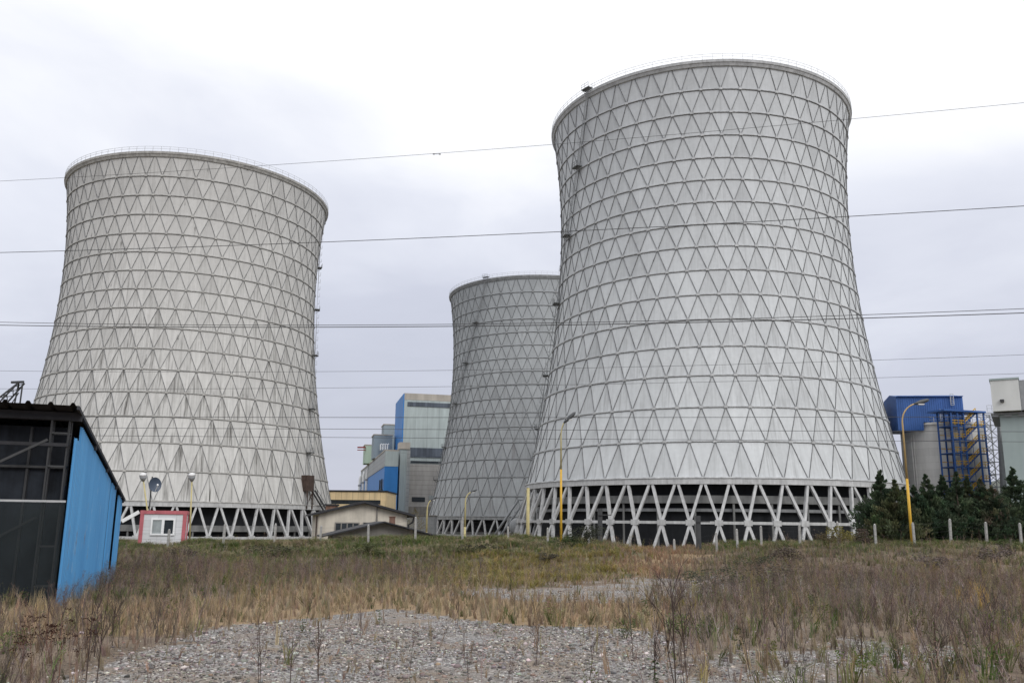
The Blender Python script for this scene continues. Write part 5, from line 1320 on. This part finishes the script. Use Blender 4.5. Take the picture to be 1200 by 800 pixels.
tag(np_mesh('loose_stones', V_, F_, M['stone'], C_), 'loose grey stones strewn over the gravel', 'stones', kind='stuff')

# ------------------------------------------------------------------ plants one can tell apart
def plant(name, tmpl, px, py, h, tint, label, cat, group=None, mat='plant', wide=1.0, mesh=None):
    """one plant rooted where photo pixel (px,py) meets the ground"""
    lo, hi = 4.0, 70.0
    for _ in range(50):
        mid = (lo + hi) / 2; q = at(px, py, mid)
        if q.z > gz(q.x, q.y): lo = mid
        else: hi = mid
    q = at(px, py, lo); V_, F_, C_ = tmpl
    V2 = V_ * np.array([h * wide, h * wide, h])
    o = np_mesh(name, V2, F_, M[mat], np.clip(C_ * np.array(tint) * (1 + .1 * rg.normal(size=(len(V_), 1))), 0, 1), None, (q.x, q.y, gz(q.x, q.y) - .02))
    o.rotation_euler = (rg.normal(0, .06), rg.normal(0, .06), rg.uniform(0, 6.28)); tag(o, label, cat, group); return o
TW = [t_twig() for _ in range(6)]
for i, (px, py, hpx) in enumerate(((305, 799, 80), (303, 800, 60), (373, 797, 92), (447, 795, 50), (549, 798, 52), (628, 780, 62), (667, 735, 55), (536, 733, 45), (358, 729, 45), (425, 722, 40), (625, 734, 40), (742, 772, 70), (800, 790, 85), (790, 800, 110), (768, 798, 75), (480, 800, 60), (340, 800, 70), (690, 800, 65), (880, 795, 80), (1010, 800, 90), (1100, 790, 90))):
    Y = 1.65 / max(.05, (py - 613) / FPX); h = hpx / FPX * Y
    plant('dead_stalk', TW[i % 6] if i % 3 else W_NEAR[i % 10], px, py, h * (1.0 if i % 3 else 1.1), (.085, .06, .052), 'single bare dark dead stalk standing out above the gravel and stubble', 'dead stalk', 'single dead stalks in the gravel')
for i, (px, py, hpx) in enumerate(((52, 812, 95), (36, 800, 75), (68, 806, 88), (80, 815, 85), (22, 820, 80), (60, 790, 62), (95, 800, 55), (10, 800, 60))):
    Y = 1.65 / ((py - 613) / FPX); plant('dock_plant', DOCK[i % 5], px, py, hpx / FPX * Y, (.13, .085, .07), 'dead dock plant with dark seed heads in the near left corner', 'dock plant', 'dead docks in the near left corner')
for i, (px, py, hpx) in enumerate(((792, 806, 130), (806, 806, 120), (766, 804, 100), (112, 812, 110), (100, 806, 120))):
    Y = 1.65 / ((py - 613) / FPX); plant('bare_sapling', TW[i % 6], px, py, hpx / FPX * Y * 1.15, (.085, .062, .056), ('thin bare sapling at the right edge of the near gravel' if i < 3 else 'thin bare sapling at the left edge of the near gravel'), 'sapling', 'bare saplings right of the gravel' if i < 3 else 'bare saplings left of the gravel', wide=.7)
REED = [t_grass(60, .016, .30, .5, .35) for _ in range(3)]
plant('reed_clump', REED[0], 1152, 716, 1.0, (.40, .27, .085), 'golden reed clump standing in the brown weeds on the right', 'reed clump', wide=.8)
plant('reed_clump', REED[1], 1126, 712, .75, (.36, .25, .10), 'thinner golden reed clump left of the brightest one', 'reed clump', wide=.8)
def t_bush(nl=900, seed=0, flat=.75, lw=.05):
    tb = TB(); r2 = np.random.default_rng(seed)
    cs = [(r2.normal(0, .3), r2.normal(0, .3), r2.uniform(.25, .75), r2.uniform(.16, .34)) for _ in range(9)]
    for c in cs: tb.add(*ribbon([np.zeros(3), np.array([c[0] * .5, c[1] * .5, c[2] * .6]), np.array(c[:3])], [.03, .02, .008], rdir()), (.6, .5, .45))
    for _ in range(nl):
        c = cs[r2.integers(0, 9)]; v = r2.normal(size=3); v /= np.linalg.norm(v); p = np.array(c[:3]) + v * c[3] * r2.uniform(.55, 1.1) * np.array([1, 1, flat]); p[2] = abs(p[2])
        k = r2.uniform(.6, 1.35); leafquad(tb, p, r2.uniform(.05, .1), lw, r2.uniform(-.4, .6), (k, k, k))
    return tb.done()
for i, (px, py, h, c, lb, wd) in enumerate(((985, 640, 1.55, (.17, .15, .045), 'yellow-green shrub at the right foot of the large tower', 1.0), (970, 643, 1.1, (.10, .08, .045), 'brownish shrub left of the yellow-green one', .9),
        (683, 640, 1.35, (.045, .05, .035), 'dark shrub on the bank beside the dark steel post', 1.3), (664, 641, .9, (.05, .075, .03), 'small green shrub at the foot of the slim yellow lamp', 1.4), (1010, 640, 1.3, (.085, .06, .05), 'purplish brown shrub between the yellow-green shrub and the conifers', 1.2),
        (925, 664, 1.1, (.10, .08, .068), 'dark bramble mound in the field below the large tower', 1.4), (880, 668, .8, (.06, .07, .045), 'grey-green bramble mound in the field below the large tower', 1.9), (212, 660, .95, (.075, .058, .05), 'dark bramble mound on the bank below the container', 1.3), (1020, 640, .9, (.07, .085, .03), 'low green shrub under the first conifer', 1.6),
        (330, 655, .8, (.075, .075, .05), 'grey-green mound of matted grass on the left part of the bank', 2.2), (430, 648, .7, (.085, .095, .045), 'green mound of matted grass below the outbuilding', 2.4), (560, 652, .75, (.07, .07, .05), 'dull mound of matted grass on the middle of the bank', 2.2), (640, 660, .6, (.06, .055, .045), 'dark mound of weeds at the right end of the bank', 2.0),
        (1090, 668, .9, (.125, .10, .095), 'purplish weed mound below the fence, right of the orange lamp', 1.8), (1165, 660, 1.0, (.12, .098, .092), 'tall purplish weed mound near the right edge below the fence', 1.7), (840, 690, .8, (.06, .07, .045), 'grey-green bramble mound right of the far gravel strip', 1.8), (905, 690, .9, (.11, .095, .075), 'dull bramble mound in the middle of the brown field', 1.7),
        (1180, 643, .7, (.06, .085, .03), 'low green shrub under the last conifers at the right edge', 2.2))):
    plant('shrub', t_bush(900, 40 + i, .8, .04), px, py, h, c, lb, 'shrub', None, 'leaf', wd)
for i, (px, py, h, c, lb) in enumerate(((85, 700, .55, (.08, .12, .035), 'green bush at the near end of the blue wall'), (113, 690, .6, (.06, .08, .03), 'darker green bush midway along the foot of the blue wall'), (20, 712, .5, (.075, .10, .04), 'green bush before the shade net'), (8, 772, .45, (.10, .135, .045), 'light green plant at the left frame edge'), (800, 748, .5, (.08, .12, .035), 'bright green plant at the right edge of the gravel'), (733, 748, .35, (.07, .10, .035), 'small green plant by the tan grass'), (1167, 745, .5, (.12, .15, .035), 'yellow-green plant among the brown weeds on the right'), (1003, 800, .4, (.09, .135, .03), 'fresh green tuft at the bottom right'))):
    plant('green_plant', t_bush(260, 80 + i, .8, .05), px, py, h, c, lb, 'plant', None, 'leaf', .9)

# ------------------------------------------------------------------ conifers
def conifer_mesh(seed, h, wid, nl=18000):
    r2 = np.random.default_rng(seed); V_, F_, C_ = [], [], []
    nb = 150; t = np.sort(r2.uniform(0, 1, nb) ** 1.15); prof = lambda t: wid * (np.minimum(1, (t + .15) * 4.5) * (1 - t) ** 1.3 * .82 + .012)
    lead = r2.normal(0, .05, (1, 2))
    base = np.zeros((nl, 3)); bi = r2.integers(0, nb, nl); az = r2.uniform(0, 2 * np.pi, nb); ln = prof(t) * r2.uniform(.55, 1.2, nb)
    s_ = r2.uniform(.15, 1, nl) ** .6; sway = .22 * wid
    a = az[bi]; r_l = ln[bi] * s_; zz = t[bi] * h * .99 + r_l * .35 * r2.uniform(.7, 1.2, nl)      # ascending sprays
    P = np.stack([r_l * np.cos(a), r_l * np.sin(a), zz], 1) + r2.normal(0, 1, (nl, 3)) * np.array([.10, .10, .11]) * (wid / 2.4) * (1.12 - t[bi])[:, None]
    P[:, :2] += lead * (zz[:, None] / h) * 2
    d = np.stack([np.cos(a), np.sin(a), np.full(nl, 1.4)], 1) + r2.normal(0, .45, (nl, 3)); d /= np.linalg.norm(d, axis=1)[:, None]
    sdv_ = np.cross(d, r2.normal(size=(nl, 3))); sdv_ /= np.linalg.norm(sdv_, axis=1)[:, None]
    L_ = (r2.uniform(.13, .28, nl) * (1.1 - .5 * t[bi]))[:, None]; w_ = (r2.uniform(.03, .075, nl) * (1.1 - .5 * t[bi]))[:, None]
    Q = np.stack([P, P + d * L_ * .5 - sdv_ * w_, P + d * L_, P + d * L_ * .5 + sdv_ * w_], 1).reshape(-1, 3)
    Q[:, 2] = np.maximum(Q[:, 2], .02)
    return Q, np.arange(nl * 4).reshape(-1, 4), r2, bi
def conifer(px, pyt, Y, wid, tints, label, seed):
    q = at(px, pyt, Y); z0_ = gz(q.x, q.y); h = (q.z - z0_) * .93
    root = thing('conifer_tree', label, 'conifer', (q.x, q.y, z0_), 'row of dark conifers by the fence')
    Q, F_, r2, bi = conifer_mesh(seed, h, wid)
    cl = pal(r2, 150, tints, .22)[bi] * r2.uniform(.8, 1.25, (len(bi), 1)); np_mesh('crown', Q, F_, M['leaf'], np.repeat(cl, 4, 0).clip(0, 1), root)
    mb = MB(); mb.tube([(q.x, q.y, z0_ - .1), (q.x, q.y, z0_ + h * .5), (q.x, q.y, z0_ + h * .95)], [.09, .06, .015], 8); mb.build('trunk', M['bark'], root)
DK = [(.046, .072, .043), (.056, .083, .048), (.066, .090, .052)]; OL = [(.09, .105, .052), (.072, .092, .048), (.105, .108, .056)]; BR = [(.115, .10, .068), (.09, .095, .06), (.07, .085, .052)]
con_list = [(1030, 545, 64, 2.6, DK, 'tall conifer nearest the large tower, first of the row'), (1046, 557, 62.5, 2.2, OL, 'olive conifer just left of the orange street lamp'), (1056, 566, 65, 2.0, DK, 'short dark conifer directly behind the orange street lamp'),
    (1069, 563, 64, 2.1, DK, 'narrow conifer just right of the orange street lamp'), (1088, 550, 63.5, 2.3, DK, 'pointed conifer in front of the left half of the silo'), (1104, 551, 64.5, 2.3, DK, 'rounded conifer in front of the middle of the silo'), (1118.5, 547, 63.5, 2.1, DK, 'slender pointed conifer in front of the right half of the silo'),
    (1134, 552, 64.5, 2.5, DK + OL, 'conifer in front of the left side of the stair tower'), (1148, 556, 63.5, 2.5, DK + BR, 'conifer in front of the right side of the stair tower'), (1163, 563, 62.8, 2.4, BR + DK, 'browning conifer in front of the lattice tower'), (1185, 541, 64, 3.0, DK, 'tall broad conifer at the corner of the pale building'),
    (1203, 556, 63, 2.6, DK, 'conifer cut by the right edge of the photo'), (1225, 550, 64, 2.6, DK, 'conifer just beyond the right edge of the photo'), (1250, 548, 63.5, 2.6, DK, 'last conifer of the row, farthest right')]
for i, (px, pyt, Y, wd, tn, lb) in enumerate(con_list): conifer(px, pyt, Y, wd * 1.28, tn, lb, 200 + i)
# small bare-ish tree by the annex of the plant
q = at(486, 603, 230); tr_ = thing('autumn_tree', 'small thin yellowing tree between the house and the far tower', 'tree', (q.x, q.y, PLANT_Z))
Q, F_, r2, bi = conifer_mesh(300, 7.5, 6.5, 2600); Q[:, 2] = Q[:, 2] * .8 + 2.2; np_mesh('crown', Q, F_, M['leaf'], np.repeat(pal(r2, 2600, [(.17, .15, .08), (.13, .12, .06), (.20, .16, .09)]), 4, 0), tr_)
mb = MB(); mb.tube([(q.x, q.y, PLANT_Z), (q.x, q.y, PLANT_Z + 6)], [.25, .08], 8); mb.build('trunk', M['bark'], tr_)
